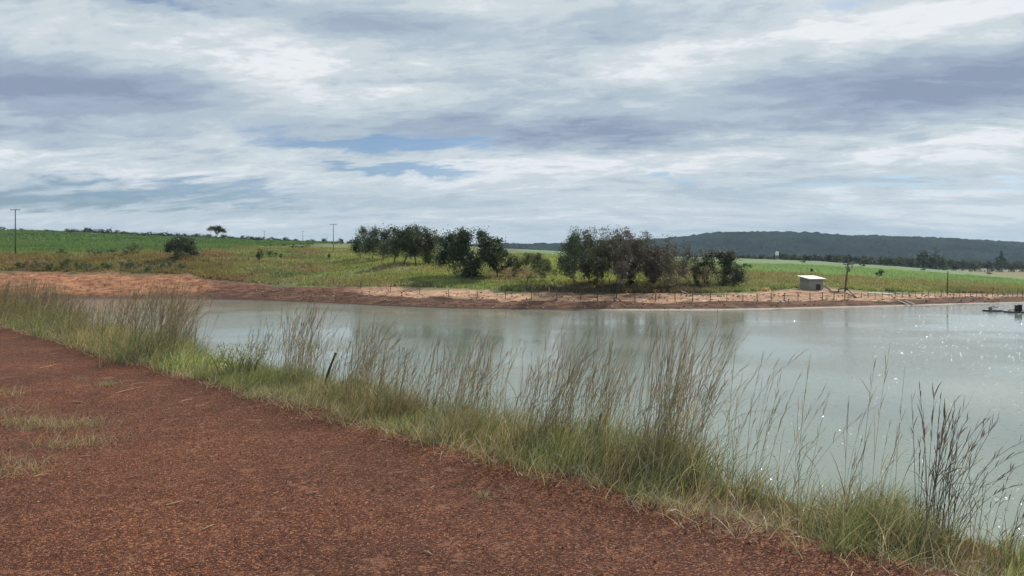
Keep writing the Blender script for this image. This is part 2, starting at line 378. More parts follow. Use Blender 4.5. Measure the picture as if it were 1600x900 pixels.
# ------------------------------------------------------------------ ground sheet
rows = np.concatenate([np.linspace(-9, 2, 23), np.linspace(2.05, 14, 240), np.linspace(14.1, 40, 120), np.linspace(40.5, 88, 60),
                       np.linspace(88.3, 135, 190), np.linspace(135.5, 260, 170), np.linspace(262, 800, 120), np.geomspace(810, 7000, 40)])
us = np.concatenate([np.linspace(-1.9, -.80, 60), np.linspace(-.795, .795, 620), np.linspace(.80, 1.9, 60)])
YY, UU = np.meshgrid(rows, us, indexing='ij'); XX = UU*(YY+12)
ZZ = terrain(XX, YY)
PXv, Tv = zone(XX, YY)
def tab(px, pts): a = np.array(pts, float); return np.interp(px, a[:, 0], a[:, 1])
def ground_color(X, Y, Z):
    px, t = zone(X, Y); y = HY+F*(EYE-Z)/np.maximum(Y, 1)
    nz = (fbm(X*.15, Y*.15, 4, 21)-.5); nf = (fbm(X*.8, Y*.8, 3, 22)-.5); nl = fbm(X*.03, Y*.03, 4, 23)
    nm = fbm(X*.25, Y*.12, 4, 24)
    y = y+nz*9+nf*4
    C = np.zeros(X.shape+(3,))
    def put(mask, c): C[:] = C*(1-mask[..., None])+np.asarray(c)*mask[..., None]
    olive, yel, brown, dry = (.120, .140, .066), (.170, .192, .085), (.165, .125, .082), (.225, .185, .115)
    C[:] = olive
    put(sstep(.45, .62, nm), yel); put(sstep(.52, .70, fbm(X*.09, Y*.07, 4, 31)), brown); put(.6*sstep(.5, .7, fbm(X*.12, Y*.2, 4, 33)), dry)
    # left part: rusty turf
    put((1-sstep(330, 420, px))*.55*sstep(396, 400, y), (.15, .085, .05))
    # fresh green patches behind the grove
    put(sstep(830, 870, px)*(1-sstep(1000, 1060, px))*sstep(398, 404, y)*(1-sstep(440, 446, y))*.7, (.22, .24, .085))
    put(sstep(480, 560, px)*(1-sstep(720, 790, px))*(1-sstep(436, 446, y))*.45, (.20, .225, .085))
    put(sstep(1120, 1180, px)*sstep(412, 420, y)*(1-sstep(448, 456, y))*.6, (.20, .175, .105))
    # crops
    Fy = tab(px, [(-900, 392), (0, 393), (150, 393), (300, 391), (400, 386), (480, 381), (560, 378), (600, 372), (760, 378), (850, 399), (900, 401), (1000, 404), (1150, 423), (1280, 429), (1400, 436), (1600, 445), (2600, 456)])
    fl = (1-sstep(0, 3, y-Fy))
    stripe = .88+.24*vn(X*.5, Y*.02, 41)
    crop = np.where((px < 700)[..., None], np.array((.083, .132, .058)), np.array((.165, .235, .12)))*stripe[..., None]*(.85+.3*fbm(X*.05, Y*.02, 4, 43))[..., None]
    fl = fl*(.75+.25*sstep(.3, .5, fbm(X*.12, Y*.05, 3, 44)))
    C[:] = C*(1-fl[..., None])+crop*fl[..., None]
    far = sstep(1440, 1480, px)*(1-sstep(-1, 1, y-tab(px, [(1440, 417), (1600, 434), (2600, 440)])))
    put(far, (.21, .19, .10))
    put(sstep(790, 840, px)*(1-sstep(1080, 1150, px))*sstep(440, 446, y)*(Y > 50)*(Y < 200)*.85, (.085, .066, .048))  # leaf litter under the grove, darkened with painted tree shade
    # bare bank
    By = tab(px, [(-900, 440), (0, 428), (25, 426), (300, 430), (325, 438), (420, 446), (520, 450), (560, 449), (640, 450), (700, 452), (800, 457), (900, 459), (1100, 460), (1200, 457), (1240, 453), (1300, 452), (1360, 457), (1450, 459), (1600, 461), (2600, 462)])
    Ky = tab(px, [(-900, 463), (0, 460), (300, 462), (330, 452), (420, 452), (520, 456), (600, 461), (700, 465), (800, 468), (1000, 471.5), (1200, 471), (1300, 470), (1400, 467), (1600, 464.5), (2600, 463)])
    mB = sstep(-.8, 1.2, y-By)*(Y < 260)*(Y > 50)
    pale = np.array((.46, .29, .19)); orange = np.array((.34, .165, .092)); redd = np.array((.19, .090, .06))
    wo_ = (1-sstep(300, 360, px))[..., None]; wr = (sstep(300, 360, px)*(1-sstep(520, 600, px)))[..., None]
    soil = orange*wo_+redd*wr+pale*(1-wo_-wr)
    soil = soil*(.45+1.05*fbm(X*.5, Y*.9, 5, 51))[..., None]*(1-.35*(sstep(455, 462, y)*(px < 420)))[..., None]
    soil = soil*(1-.4*sstep(.52, .62, fbm(X*1.2, Y*1.2, 3, 56)))[..., None]
    C[:] = C*(1-mB[..., None])+soil*mB[..., None]
    mK = sstep(-.6, .8, y-Ky)*(Y < 150)*(Y > 50)
    put(mK*.92, (.120, .060, .040)); put(mK*.75*sstep(.45, .6, fbm(X*.5, Y*2, 4, 52)), (.048, .030, .025)); put(mK*.5*sstep(.58, .68, fbm(X*.9, Y*1.6, 4, 58)), (.22, .14, .10))
    wet = 1-sstep(.2, 1.0, t); put(wet*(Y > 50), (.07, .045, .035)); put(sstep(462, 464, y)*(px < 330)*(t > 0)*(Y > 50)*.7, (.13, .08, .055))
    line = sstep(-.35, -.1, t)*(1-sstep(.3, .7, t))*sstep(860, 1000, px)*(Y > 50)
    put(line*.8, (.50, .44, .38))
    # the grove's dark litter above also holds some tree shade in its colour
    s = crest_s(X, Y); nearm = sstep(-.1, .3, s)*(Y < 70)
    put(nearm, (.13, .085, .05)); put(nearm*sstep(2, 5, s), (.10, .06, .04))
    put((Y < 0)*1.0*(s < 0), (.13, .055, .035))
    return C
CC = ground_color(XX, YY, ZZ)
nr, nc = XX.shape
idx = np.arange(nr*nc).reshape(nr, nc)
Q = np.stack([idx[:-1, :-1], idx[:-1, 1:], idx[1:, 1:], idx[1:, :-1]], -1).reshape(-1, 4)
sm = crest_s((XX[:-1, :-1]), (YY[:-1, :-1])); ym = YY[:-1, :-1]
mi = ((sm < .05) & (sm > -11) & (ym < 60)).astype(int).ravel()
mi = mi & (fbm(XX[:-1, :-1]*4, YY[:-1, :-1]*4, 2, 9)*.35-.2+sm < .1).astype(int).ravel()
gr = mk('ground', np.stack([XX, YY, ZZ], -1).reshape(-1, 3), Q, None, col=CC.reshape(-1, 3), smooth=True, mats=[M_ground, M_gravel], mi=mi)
tag(gr, kind='structure')

# ------------------------------------------------------------------ water
M_water, g = new_mat('murky_water'); co = objco(g)
mp = g.node('ShaderNodeMapping'); g.l.new(co, mp.inputs[0]); mp.inputs['Scale'].default_value = (.75, 1.35, 1); mp.inputs['Rotation'].default_value = (0, 0, .35)
wa = g.noise(mp.outputs[0], 2.1, 3, .55, .3); wb = g.noise(mp.outputs[0], 7.5, 3, .6, .2); wc = g.noise(co, .05, 3, .6)
patch = g.ramp(wc, .38, .62, .3, 1.7)
spk = g.noise(co, 5.0, 2, .6); glint = g.ramp(spk, .64, .78)
hh = g.m('ADD', g.m('MULTIPLY', g.m('ADD', g.m('MULTIPLY', wa, .19), g.m('MULTIPLY', wb, .12)), patch), g.m('MULTIPLY', glint, .55))
p = g.node('ShaderNodeBsdfPrincipled'); g.put(p.inputs['Base Color'], g.mix(g.noise(co, .08, 3, .6), (.195, .232, .186), (.232, .266, .214)))
p.inputs['Roughness'].default_value = .06; p.inputs['IOR'].default_value = 1.33
g.l.new(g.bump(hh, .055, 1.0), p.inputs['Normal'])
finish(g, p.outputs[0])
wt = mk('water', [(-160, 2, WZ), (160, 2, WZ), (160, 162, WZ), (-160, 162, WZ)], [(0, 1, 2, 3)], M_water); tag(wt, kind='structure')

# small rounded wavelets that catch the sun
rw = np.random.default_rng(17)
n = 5600; ang = np.radians(np.clip(rw.normal(42, 11, n), -10, 60)); u_ = rw.random(n)
dd = 1/(1/15.+(1/112.-1/15.)*u_**.75); X = np.tan(ang)*dd; Y = dd
far_ = rw.random(n) < .45; Y = np.where(far_, rw.uniform(45, 100, n), Y); X = np.where(far_, np.tan(ang)*Y, X)
m = (fbm(X*.25, Y*.12, 3, 88) > .42)&(crest_s(X, Y) > 10)&(Y < Ds(800+F*X/Y)-2)&(np.abs(X) < 150); X, Y = X[m], Y[m]; n = len(X)
rad = rw.uniform(.016, .042, n)*(Y/30)**.2*np.where(rw.random(n) < .15, 1.7, 1); k8 = np.arange(8)*pi/4; V = []
for (fr, hz_) in ((1.0, -.02), (.72, .13), (.38, .22)):
    V.append(np.stack([X[:, None]+rad[:, None]*fr*1.5*np.cos(k8), Y[:, None]+rad[:, None]*fr*np.sin(k8), WZ+rad[:, None]*hz_*1.1+0*k8[None]], -1))
V = np.concatenate(V+[np.stack([X, Y, WZ+rad*.28], -1)[:, None]], 1)
q = [(i*8+j, i*8+(j+1) % 8, (i+1)*8+(j+1) % 8, (i+1)*8+j) for i in range(2) for j in range(8)]+[(16+j, 16+(j+1) % 8, 16+(j+2) % 8, 24) for j in range(0, 8, 2)]
V = V.reshape(-1, 3); Q = (np.array(q)[None]+np.arange(n)[:, None, None]*25).reshape(-1, 4)
M_rip, g2 = new_mat('water_wavelet'); pp = g2.node('ShaderNodeBsdfPrincipled'); pp.inputs['Base Color'].default_value = (.255, .30, .25, 1); pp.inputs['Roughness'].default_value = .12; pp.inputs['IOR'].default_value = 1.33
finish(g2, pp.outputs[0])
o = mk('wavelets', V, Q, M_rip, smooth=True); o['kind'] = 'stuff'

# ------------------------------------------------------------------ hills
M_hill, g = new_mat('forested_hill'); c = g.attr('col'); co = objco(g)
nn = g.noise(co, .09, 5, .7); k = g.m('ADD', g.m('MULTIPLY', nn, 1.5), .25)
finish(g, princ(g, g.mix(1.0, c, g.vec(k, k, k), 'MULTIPLY'), 1.0, g.bump(nn, 9, .8), 0.0))
RIDGE = [(-1500, 400), (300, 398), (560, 388), (700, 384), (790, 382), (830, 384), (880, 382), (960, 378), (1010, 376), (1050, 373), (1110, 368.5), (1190, 366.5), (1260, 368), (1330, 371.5), (1400, 372.5), (1470, 374), (1530, 377), (1600, 381), (1700, 379), (1900, 386), (2600, 384)]
hy = np.concatenate([np.linspace(1900, 3100, 70), np.linspace(3150, 4200, 14)]); hu = np.linspace(-1.5, 1.7, 900)
HYY, HU = np.meshgrid(hy, hu, indexing='ij'); HX = HU*HYY
ridge = EYE+(HY-tab(800+F*HU, RIDGE))/F*3000
prof = sstep(1900, 3000, HYY)*.92+.08*sstep(1900, 2500, HYY); prof = np.where(HYY > 3000, 1-.5*sstep(3000, 4200, HYY), prof)
gul = (fbm(HX*.0035, HYY*.0016, 4, 61)-.5)*46*np.sin(np.clip((HYY-1900)/1150, 0, 1)*pi)
HZ = -16+(ridge+16)*prof+gul+(vn(HX*.07, HYY*.07, 62)-.5)*9*sstep(1950, 2200, HYY)+(vn(HX*.16, HYY*.16, 63))*9
hc = np.array((.024, .034, .028))*(.2+1.6*fbm(HX*.012, HYY*.008, 4, 64))[..., None]
idx = np.arange(HX.size).reshape(HX.shape)
Q = np.stack([idx[:-1, :-1], idx[:-1, 1:], idx[1:, 1:], idx[1:, :-1]], -1).reshape(-1, 4)
hl = mk('hills', np.stack([HX, HYY, HZ], -1).reshape(-1, 3), Q, M_hill, col=hc.reshape(-1, 3), smooth=False); tag(hl, kind='structure')

# ------------------------------------------------------------------ haze
M_haze, g = new_mat('haze_air'); pv = g.node('ShaderNodeVolumePrincipled'); pv.inputs['Color'].default_value = (.58, .78, 1.0, 1)
pv.inputs['Density'].default_value = .00006; pv.inputs['Anisotropy'].default_value = .2; finish(g, None, pv.outputs[0])
hz = Geo().box((0, 3500, 72), (28000, 9000, 184)).build('haze', M_haze); tag(hz, kind='stuff')

# ------------------------------------------------------------------ trees
def skeleton(rng, style):
    segs = []; tips = []
    def grow(p, d, L, r, depth):
        n = 2 if depth < 2 else 2
        q = p
        for i in range(n):
            d = d+rng.normal(0, style['wob'], 3); d[2] += style['up']; d /= np.linalg.norm(d)
            q2 = q+d*L/n; r2 = r*(1-.16)
            segs.append((q, q2, r, r2)); q, r = q2, r2
            if depth >= style['leaf_from']: tips.append((q, depth))
        if depth >= style['depth']: tips.append((q, depth+1)); return
        kids = rng.integers(style['kids'][0], style['kids'][1]+1)
        a0 = rng.uniform(0, 2*pi)
        for k in range(kids):
            a = a0+k*2*pi/kids+rng.normal(0, .4); sp_ = style['spread']*rng.uniform(.6, 1.25)
            side = np.cross(d, [cos(a), sin(a), .1]); side /= np.linalg.norm(side)+1e-6
            d2 = d*cos(sp_)+side*sin(sp_)
            grow(q, d2, L*style['ratio']*rng.uniform(.75, 1.2), r*.66, depth+1)
    for s_ in range(style.get('stems', 1)):
        a = rng.uniform(0, 2*pi); l = style.get('lean', .12)*(1 if style.get('stems', 1) == 1 else 2)
        grow(np.zeros(3), np.array([cos(a)*l, sin(a)*l, 1.]), style['trunk'], style['r'], 0)
    return segs, tips
STY = dict(
 dense=dict(wob=.14, up=.05, depth=4, kids=(2, 3), spread=.62, ratio=.74, trunk=.85, r=.13, leaf_from=1, lean=.15),
 spread=dict(wob=.18, up=.0, depth=4, kids=(2, 3), spread=.72, ratio=.74, trunk=.7, r=.13, leaf_from=1, stems=3, lean=.3),
 open=dict(wob=.17, up=.06, depth=5, kids=(2, 3), spread=.58, ratio=.78, trunk=1.05, r=.11, leaf_from=2, lean=.15),
 bare=dict(wob=.10, up=.07, depth=6, kids=(2, 3), spread=.36, ratio=.80, trunk=1.0, r=.07, leaf_from=2, lean=.1),
 sapling=dict(wob=.12, up=.08, depth=3, kids=(2, 3), spread=.5, ratio=.7, trunk=.7, r=.05, leaf_from=1, lean=.1))
def make_tree(name, seed, H, W, style, nleaf, lsize, col, cvar=.35, trunkmat=None, clump=.5, flat=None, depth_w=None, gap=.0, leafz=0.0, parent_loc=(0, 0, 0)):
    rng = np.random.default_rng(seed); nleaf = int(nleaf*(1.5 if H > 3 and lsize < .3 else 1))
    segs, tips = skeleton(rng, STY[style])
    A = np.array([s_[0] for s_ in segs]); B = np.array([s_[1] for s_ in segs]); r0 = np.array([s_[2] for s_ in segs]); r1 = np.array([s_[3] for s_ in segs])
    T = np.array([t[0] for t in tips])
    top = T[:, 2].max(); ext = np.percentile(np.abs(T[:, :2]), 96)*2
    sc = np.array([W*1.0/ext, (depth_w or W)*1.0/ext, H*.94/top])
    A, B, T = A*sc, B*sc, T*sc
    z0_ = np.percentile(T[:, 2], 4); zt_ = T[:, 2].max(); zl_ = min(leafz*H, z0_)
    fz = lambda z: np.where(z > z0_, zl_+(z-z0_)*(H*.96-zl_)/(zt_-z0_), z*zl_/z0_)
    for Q_ in (A, B, T): Q_[:, 2] = fz(Q_[:, 2])
    rs = H/7.0; rs = max(.6, min(rs, 1.6))
    root = empty(name, parent_loc)
    P_ = np.stack([A, B], 1); V, Q = tubes(P_, np.stack([r0, r1], 1)*rs, 5)
    V[:, 2] = np.maximum(V[:, 2], -.3)
    mk('trunk', V, Q, trunkmat or M_bark, root, smooth=True)
    if gap: T = T[rng.random(len(T)) > gap]
    k = rng.integers(0, len(T), nleaf)
    cr_ = clump*min(W, H)/6
    tv = rng.uniform(1-cvar, 1+cvar, len(T))
    pos = T[k]+rng.normal(0, 1, (nleaf, 3))*cr_*np.array([1, 1, .65])*rng.uniform(.3, 1, (nleaf, 1))
    pos[:, 2] = np.maximum(pos[:, 2], .35 if H > 1.5 else .05)
    nrm = rng.normal(0, 1, (nleaf, 3)); nrm[:, 2] = np.abs(nrm[:, 2])*1.1; nrm /= np.linalg.norm(nrm, axis=1, keepdims=True)
    a = np.cross(nrm, rng.normal(0, 1, (nleaf, 3))); a /= np.linalg.norm(a, axis=1, keepdims=True); b = np.cross(nrm, a)
    sz = lsize*rng.uniform(.5, 1.3, (nleaf, 1))
    V = np.stack([pos-a*sz, pos+b*sz*.55, pos+a*sz, pos-b*sz*.55], 1).reshape(-1, 3)
    Q = np.arange(nleaf*4).reshape(-1, 4)
    C = np.array(col)*(tv[k]*rng.uniform(.75, 1.25, nleaf))[:, None]
    C = C*np.array([1, 1, 1])+rng.uniform(0, .02, (nleaf, 1))*np.array([1, .9, .1])
    mk('crown', V, Q, M_leaf, root, col=np.repeat(C, 4, 0))
    return root
DK = (.055, .078, .038); OL = (.078, .076, .048); BR = (.092, .078, .066); YG = (.12, .155, .04)
def tree_at(name, px, yb, yt, hw, style, nleaf, lsize, col, label, group=None, seed=None, D=None, **kw):
    p = hit(px, yb) if D is None else at(px, D)
    H = (yb-yt)*p[1]/F if D is None else kw.pop('H')
    W = 2*hw*p[1]/F
    o = make_tree(name, seed if seed is not None else int(px*3+yt), H, W, style, nleaf, lsize, col, parent_loc=p-np.array([0, 0, .05]), **kw)
    tag(o, label, kw.get('cat', 'tree'), group); o['category'] = 'tree'
    return o
tree_at('lone_tree', 277, 407, 367, 32, 'spread', 5200, .17, (.055, .078, .038), 'low spreading tree with two dark trunks alone at the left edge of the crop', seed=5, clump=.62, leafz=.36)
G1 = 'dark leafy trees of the left grove'
LG = [(564, 407, 354, 23, 'open', 3000, 'leftmost tree of the left grove, its ragged thin crown leaning to the left'),
      (581, 407, 359, 24, 'open', 2600, 'short tree just inside the left end of the left grove'),
      (598, 410, 356, 26, 'dense', 4200, 'dense dark tree in the left half of the left grove behind a short trunk'),
      (614, 414, 354, 26, 'dense', 4200, 'thick tree near the middle of the left grove with foliage down to the grass'),
      (632, 414, 352, 27, 'dense', 4600, 'tallest rounded tree at the middle of the left grove'),
      (650, 414, 353, 25, 'dense', 4000, 'olive crowned tree right of the middle of the left grove'),
      (670, 416, 352, 25, 'open', 3300, 'open crowned tree at the right end of the left grove, sky through its top'),
      (686, 416, 366, 19, 'open', 1800, 'small thin yellowish green tree between the left grove and the big dark tree')]
for i, (a, b, c_, d, st, nl, lb) in enumerate(LG):
    tree_at('grove_tree', a, b, c_, d, st, nl, .16, DK if i not in (5, 7) else (OL if i == 5 else YG), lb, G1, clump=.72, leafz=.30 if st == 'dense' else .26)
tree_at('shade_tree', 712, 434, 362, 31, 'dense', 8500, .17, (.042, .062, .032), 'big very dark tree with foliage reaching the grass at its left, beside the left grove', seed=21, clump=.85, leafz=.05)
tree_at('shade_tree', 737, 438, 358, 29, 'dense', 7000, .17, (.048, .070, .034), 'tall dark tree with a bare lower trunk right of the very dark bushy tree', seed=23, clump=.7, leafz=.38)
tree_at('shade_tree', 776, 436, 372, 24, 'dense', 5200, .17, (.045, .066, .028), 'dark green tree at the right end of the shade trees near the shore path', seed=25, clump=.7, leafz=.3)
tree_at('small_tree', 823, 446, 394, 30, 'open', 2400, .14, (.10, .125, .045), 'small open tree with forked trunk and sparse green leaves between the two groves', seed=27, clump=.5, leafz=.35)
tree_at('small_tree', 846, 436, 396, 18, 'open', 1300, .14, (.13, .155, .05), 'thin light green tree behind the small forked one between the groves', seed=29, clump=.5, leafz=.2)
G2 = 'half bare trees of the middle grove'
MG = [(898, 447, 356, 17, 'at the left edge of the middle grove with one slender trunk'), (911, 461, 350, 26, 'second from the left of the middle grove, trunk forked'),
      (921, 450, 352, 20, 'behind the second trunk of the middle grove, its top leafy'), (934, 452, 349, 21, 'with the highest leafy top in the left half of the middle grove'),
      (944, 457, 355, 20, 'with brown crown left of centre in the middle grove'), (953, 449, 350, 20, 'set back at the centre of the middle grove'),
      (963, 466, 356, 23, 'standing forward of the middle grove next to the fence post'), (971, 450, 354, 19, 'slender and set back just right of centre in the middle grove'),
      (981, 454, 357, 20, 'with brown twigs right of centre in the middle grove'), (990, 449, 356, 18, 'thin and behind the brown twigs of the middle grove'),
      (998, 455, 358, 20, 'with pale trunk in the right half of the middle grove'), (1009, 459, 360, 22, 'with a pale thick trunk towards the right end of the middle grove'),
      (1020, 450, 359, 18, 'with few top leaves near the right end of the middle grove'), (1034, 457, 368, 19, 'at the right end of the middle grove with thin upright limbs'),
      (928, 446, 372, 18, 'low and leafy behind the left trunks of the middle grove'), (962, 446, 374, 19, 'low and leafy behind the central trunks of the middle grove'), (996, 446, 376, 18, 'low and leafy behind the right trunks of the middle grove')]
for i, (a, b, c_, d, lb) in enumerate(MG):
    low = i >= 14
    tree_at('half_bare_tree' if not low else 'undergrowth_tree', a, b, c_, d*1.3, 'bare' if not low else 'open', (4600 if i < 4 else 4200) if not low else 3200, .105 if not low else .14, (DK, OL, BR)[(0, 0, 1, 0, 1, 2, 2, 1, 2, 2, 1, 2, 1, 2, 0, 1, 1)[i]],
            'half bare tree '+lb, G2, clump=.42, leafz=.30 if not low else .1, seed=300+i)
tree_at('bare_tree', 1047, 452, 364, 20, 'bare', 2400, .11, BR, 'slender bare tree just right of the middle grove with a few leaves against the sky', 'nearly bare trees right of the middle grove', seed=341)
tree_at('bare_tree', 1065, 461, 366, 30, 'bare', 1100, .11, BR, 'nearly leafless tree with a wide fan of thin limbs beside the shore path', 'nearly bare trees right of the middle grove', seed=342)
tree_at('bare_tree', 1080, 449, 374, 22, 'bare', 1700, .11, BR, 'brownish twiggy tree behind the wide fan of thin limbs', 'nearly bare trees right of the middle grove', seed=351, leafz=.25, clump=.36)
tree_at('bare_tree', 1094, 448, 382, 20, 'bare', 1700, .11, OL, 'grey green twiggy tree between the limb fan and the round dense tree', 'nearly bare trees right of the middle grove', seed=352, leafz=.2, clump=.36)
tree_at('bare_tree', 1105, 447, 384, 20, 'bare', 1500, .12, BR, 'thin grey tree with sparse twigs left of the round dense tree', 'nearly bare trees right of the middle grove', seed=344)
tree_at('round_tree', 1122, 449, 392, 30, 'dense', 4200, .15, (.062, .075, .045), 'round dense grey green tree at the right end of the groves', seed=44, clump=.6, leafz=.12)
tree_at('round_tree', 1143, 446, 402, 14, 'open', 1100, .14, OL, 'small thin tree touching the right side of the round dense tree', seed=45, clump=.5)
# saplings and bushes of the meadow
BU = [(407, 409, 388, 5, 'sapling', 'narrow sapling furthest left in the rough meadow'), (424, 404, 392, 7, 'sapling', 'small dark spiky bush in the rough meadow'), (441, 404, 396, 5, 'sapling', 'tiny sapling right of the spiky bush in the meadow'),
      (516, 406, 396, 3, 'sapling', 'little dark upright bush below the tall concrete pole'), (457, 390, 384, 12, 'sapling', 'greyish low bush at the edge of the crop'), (476, 389, 383, 9, 'sapling', 'dark low bush at the edge of the crop'),
      (203, 400, 379, 15, 'sapling', 'feathery brownish green bush between left pole and lone tree'), (88, 401, 389, 17, 'sapling', 'low wide dark bush right of the left pole'), (140, 401, 389, 13, 'sapling', 'low dark bush midway between left pole and lone tree'), (187, 402, 388, 13, 'sapling', 'dark bush just left of the feathery bush'),
      (1093, 450, 437, 8, 'sapling', 'dark round bush under the thin grey tree'), (1040, 456, 442, 10, 'sapling', 'low grey green bush at the right foot of the middle grove'), (1268, 427, 420, 3, 'sapling', 'tiny bush behind the roof of the shed')]
for i, (a, b, c_, d, st, lb) in enumerate(BU):
    o = tree_at('bush', a, b, c_, d, st, 700, .11, ((.05, .062, .03), (.075, .09, .045), (.10, .10, .05))[i % 3] if i != 1 else DK, lb, None, seed=500+i, clump=.9); o['category'] = 'bush'
# weeds on the left bank
WD = [(42, 418, 408, 12), (62, 420, 407, 14), (82, 421, 408, 12), (103, 419, 404, 13), (140, 423, 408, 13), (172, 421, 410, 10), (190, 422, 407, 14), (212, 421, 408, 13), (236, 423, 409, 14), (262, 420, 410, 12), (285, 421, 411, 10), (122, 422, 410, 8)]
wl = ['furthest left of the green weeds on the bank', 'second green weed clump from the left on the bank', 'third green weed clump from the left on the bank', 'fourth green weed clump from the left on the bank', 'green weed clump above the pale stones', 'small weed clump right of the pale stones', 'bright green weed clump mid bank',
      'weed clump left of the dark weeds below the lone tree', 'dark weed clump below and left of the lone tree', 'weed clump directly below the lone tree', 'weed clump below the right side of the lone tree', 'little weed clump left of the one above the pale stones']
for i, (a, b, c_, d) in enumerate(WD):
    o = tree_at('weed_bush', a, b, c_, d, 'sapling', 900, .10, ((.05, .085, .03), (.08, .10, .055), (.06, .11, .03))[i % 3], wl[i], 'weed clumps on the left bank', seed=600+i, clump=1.0); o['category'] = 'bush'

# distant trees: prototypes, then copies
def proto(seed, H, W, style, n, ls, col, **kw):
    return make_tree('distant_tree', seed, H, W, style, n, ls, col, **kw)
def far_row(items, protos, name, label, group, cat='tree'):
    """items: (px, base D, height, width) ; copies of prototypes scaled to the size"""
    rng = np.random.default_rng(91)
    for i, (px, D, H, W) in enumerate(items):
        k = int(rng.integers(len(protos))); pr, used, ph, pw = protos[k]
        o = pr if not used else copy_tree(pr)
        protos[k][1] = True
        o.name = name; p = at(px, D)
        o.location = (float(p[0]), float(p[1]), float(p[2])-.2); o.rotation_euler = (0, 0, rng.uniform(0, 6.28)); o.scale = (W/pw, W/pw, H/ph)
        lb_ = [l for (x_, l) in label if px < x_][0]
        tag(o, lb_, cat, group)
rngf = np.random.default_rng(12)
prot = [[proto(700+i, 4, 7, 'spread', 420, .42, (.035, .05, .026), clump=1.2), False, 4, 7] for i in range(4)]
it = []
pxs = [3, 36, 72, 80]+list(np.arange(106, 470, 8.5)) + [485, 505, 530, 548, 556]
for x in pxs:
    big_ = x in (106,) or 110 < x < 190
    d0 = {True: 640, False: 660}[x < 300]
    it.append((x+rngf.uniform(-2, 2), d0-(x*.28), rngf.uniform(2.2, 3.6)*(1.35 if big_ else 1), rngf.uniform(5, 9)))
far_row(it, prot, 'hedge_bush', [(95, 'low dark bush alone on the left horizon near the tall wooden pole'), (200, 'bush in the thicker part of the line on the left horizon'), (325, 'low dark bush on the horizon above the lone tree'), (400, 'low dark bush on the horizon beside the umbrella tree'), (500, 'low dark bush on the horizon among the tiny distant poles'), (9999, 'low dark bush on the horizon beside the pale concrete pole')], 'bushes along the left horizon', 'bush')
um = make_tree('umbrella_tree', 79, 9.5, 9.5, 'dense', 1900, .5, (.04, .055, .03), leafz=.6, clump=.8, parent_loc=at(337, 560)); um.children[0].scale = (1, 1, 1)
tag(um, 'umbrella shaped tree standing alone on the left horizon', 'tree')
prot = [[proto(720+i, 8, 8, 'dense', 420, .55, c_, clump=1.0, leafz=lz), False, 8, 8] for i, (c_, lz) in enumerate([((.035, .05, .03), .1), ((.05, .065, .035), .15), ((.06, .07, .045), .45), ((.04, .055, .03), .5), ((.03, .045, .026), .05)])]
it = []
for x in np.arange(1150, 1625, 5.2):
    D = np.interp(x, [1150, 1400, 1600], [560, 560, 700])
    h = np.interp(x, [1150, 1230, 1400, 1500, 1620], [4.5, 6.0, 8.2, 9, 9.5])
    it.append((x+rngf.uniform(-2, 2), D+rngf.uniform(-8, 22), h*rngf.uniform(.8, 1.2), rngf.uniform(5, 8)))
far_row(it, prot, 'plantation_tree', [(1235, 'dark row tree near the white water tank'), (1300, 'dark tree in the far row above the shed'), (1345, 'dark tree in the far row behind the leaning pole'), (1435, 'dark row tree between the leaning pole and the tall clump'), (1480, 'dark row tree at the foot of the tall clump'), (1525, 'dark row tree between the tall clump and the farm house'), (1555, 'dark row tree beside the white farm house'), (9999, 'dark row tree at the foot and right of the conifer')], 'row of trees beyond the right field')
for i, (x, D, H, W, lb) in enumerate([(1441, 590, 17, 8, 'tall loose tree rising left in the clump above the right row'), (1449, 600, 18, 8, 'tall loose tree in the middle of the clump above the right row'), (1459, 590, 19, 9, 'tallest loose tree in the clump above the right row'), (1468, 600, 13, 8, 'shorter tree at the right of the clump above the right row')]):
    o = make_tree('tall_tree', 740+i, H, W, 'open', 900, .55, (.06, .078, .05), clump=.8, leafz=.3, parent_loc=at(x, D)); tag(o, lb, 'tree', 'tall clump above the right row')
o = make_tree('conifer_tree', 750, 20, 11, 'dense', 1800, .55, (.028, .05, .028), clump=.7, leafz=.1, parent_loc=at(1565, 660)); tag(o, 'pointed dark conifer near the right edge above the tree row', 'tree')
for ch in o.children:          # a pointed crown: narrower with height
    me = ch.data; v = np.empty(len(me.vertices)*3, np.float32); me.vertices.foreach_get('co', v); v = v.reshape(-1, 3)
    kk = np.clip(1.25-v[:, 2]/20*1.1, .12, 1.2); v[:, 0] *= kk; v[:, 1] *= kk; me.vertices.foreach_set('co', v.ravel()); me.update()
for i, (x, y, lb) in enumerate([(1256, 411, 'tiny dark shrub at the top of the right field above the shed'), (1348, 417, 'tiny dark shrub right of the leaning pole in the right field'), (1444, 423, 'tiny dark shrub in the right field below the tall clump'), (1545, 429, 'tiny dark shrub at the right end of the right field'), (1375, 434, 'small dark shrub midway across the right field'), (1148, 422, 'small dark shrub at the left end of the right meadow'), (1165, 421, 'small dark shrub just right of the first in the right meadow')]):
    o = make_tree('field_shrub', 760+i, 1.6, 2.6, 'sapling', 260, .2, DK, clump=1.1, parent_loc=hit(x, y)); tag(o, lb, 'bush')

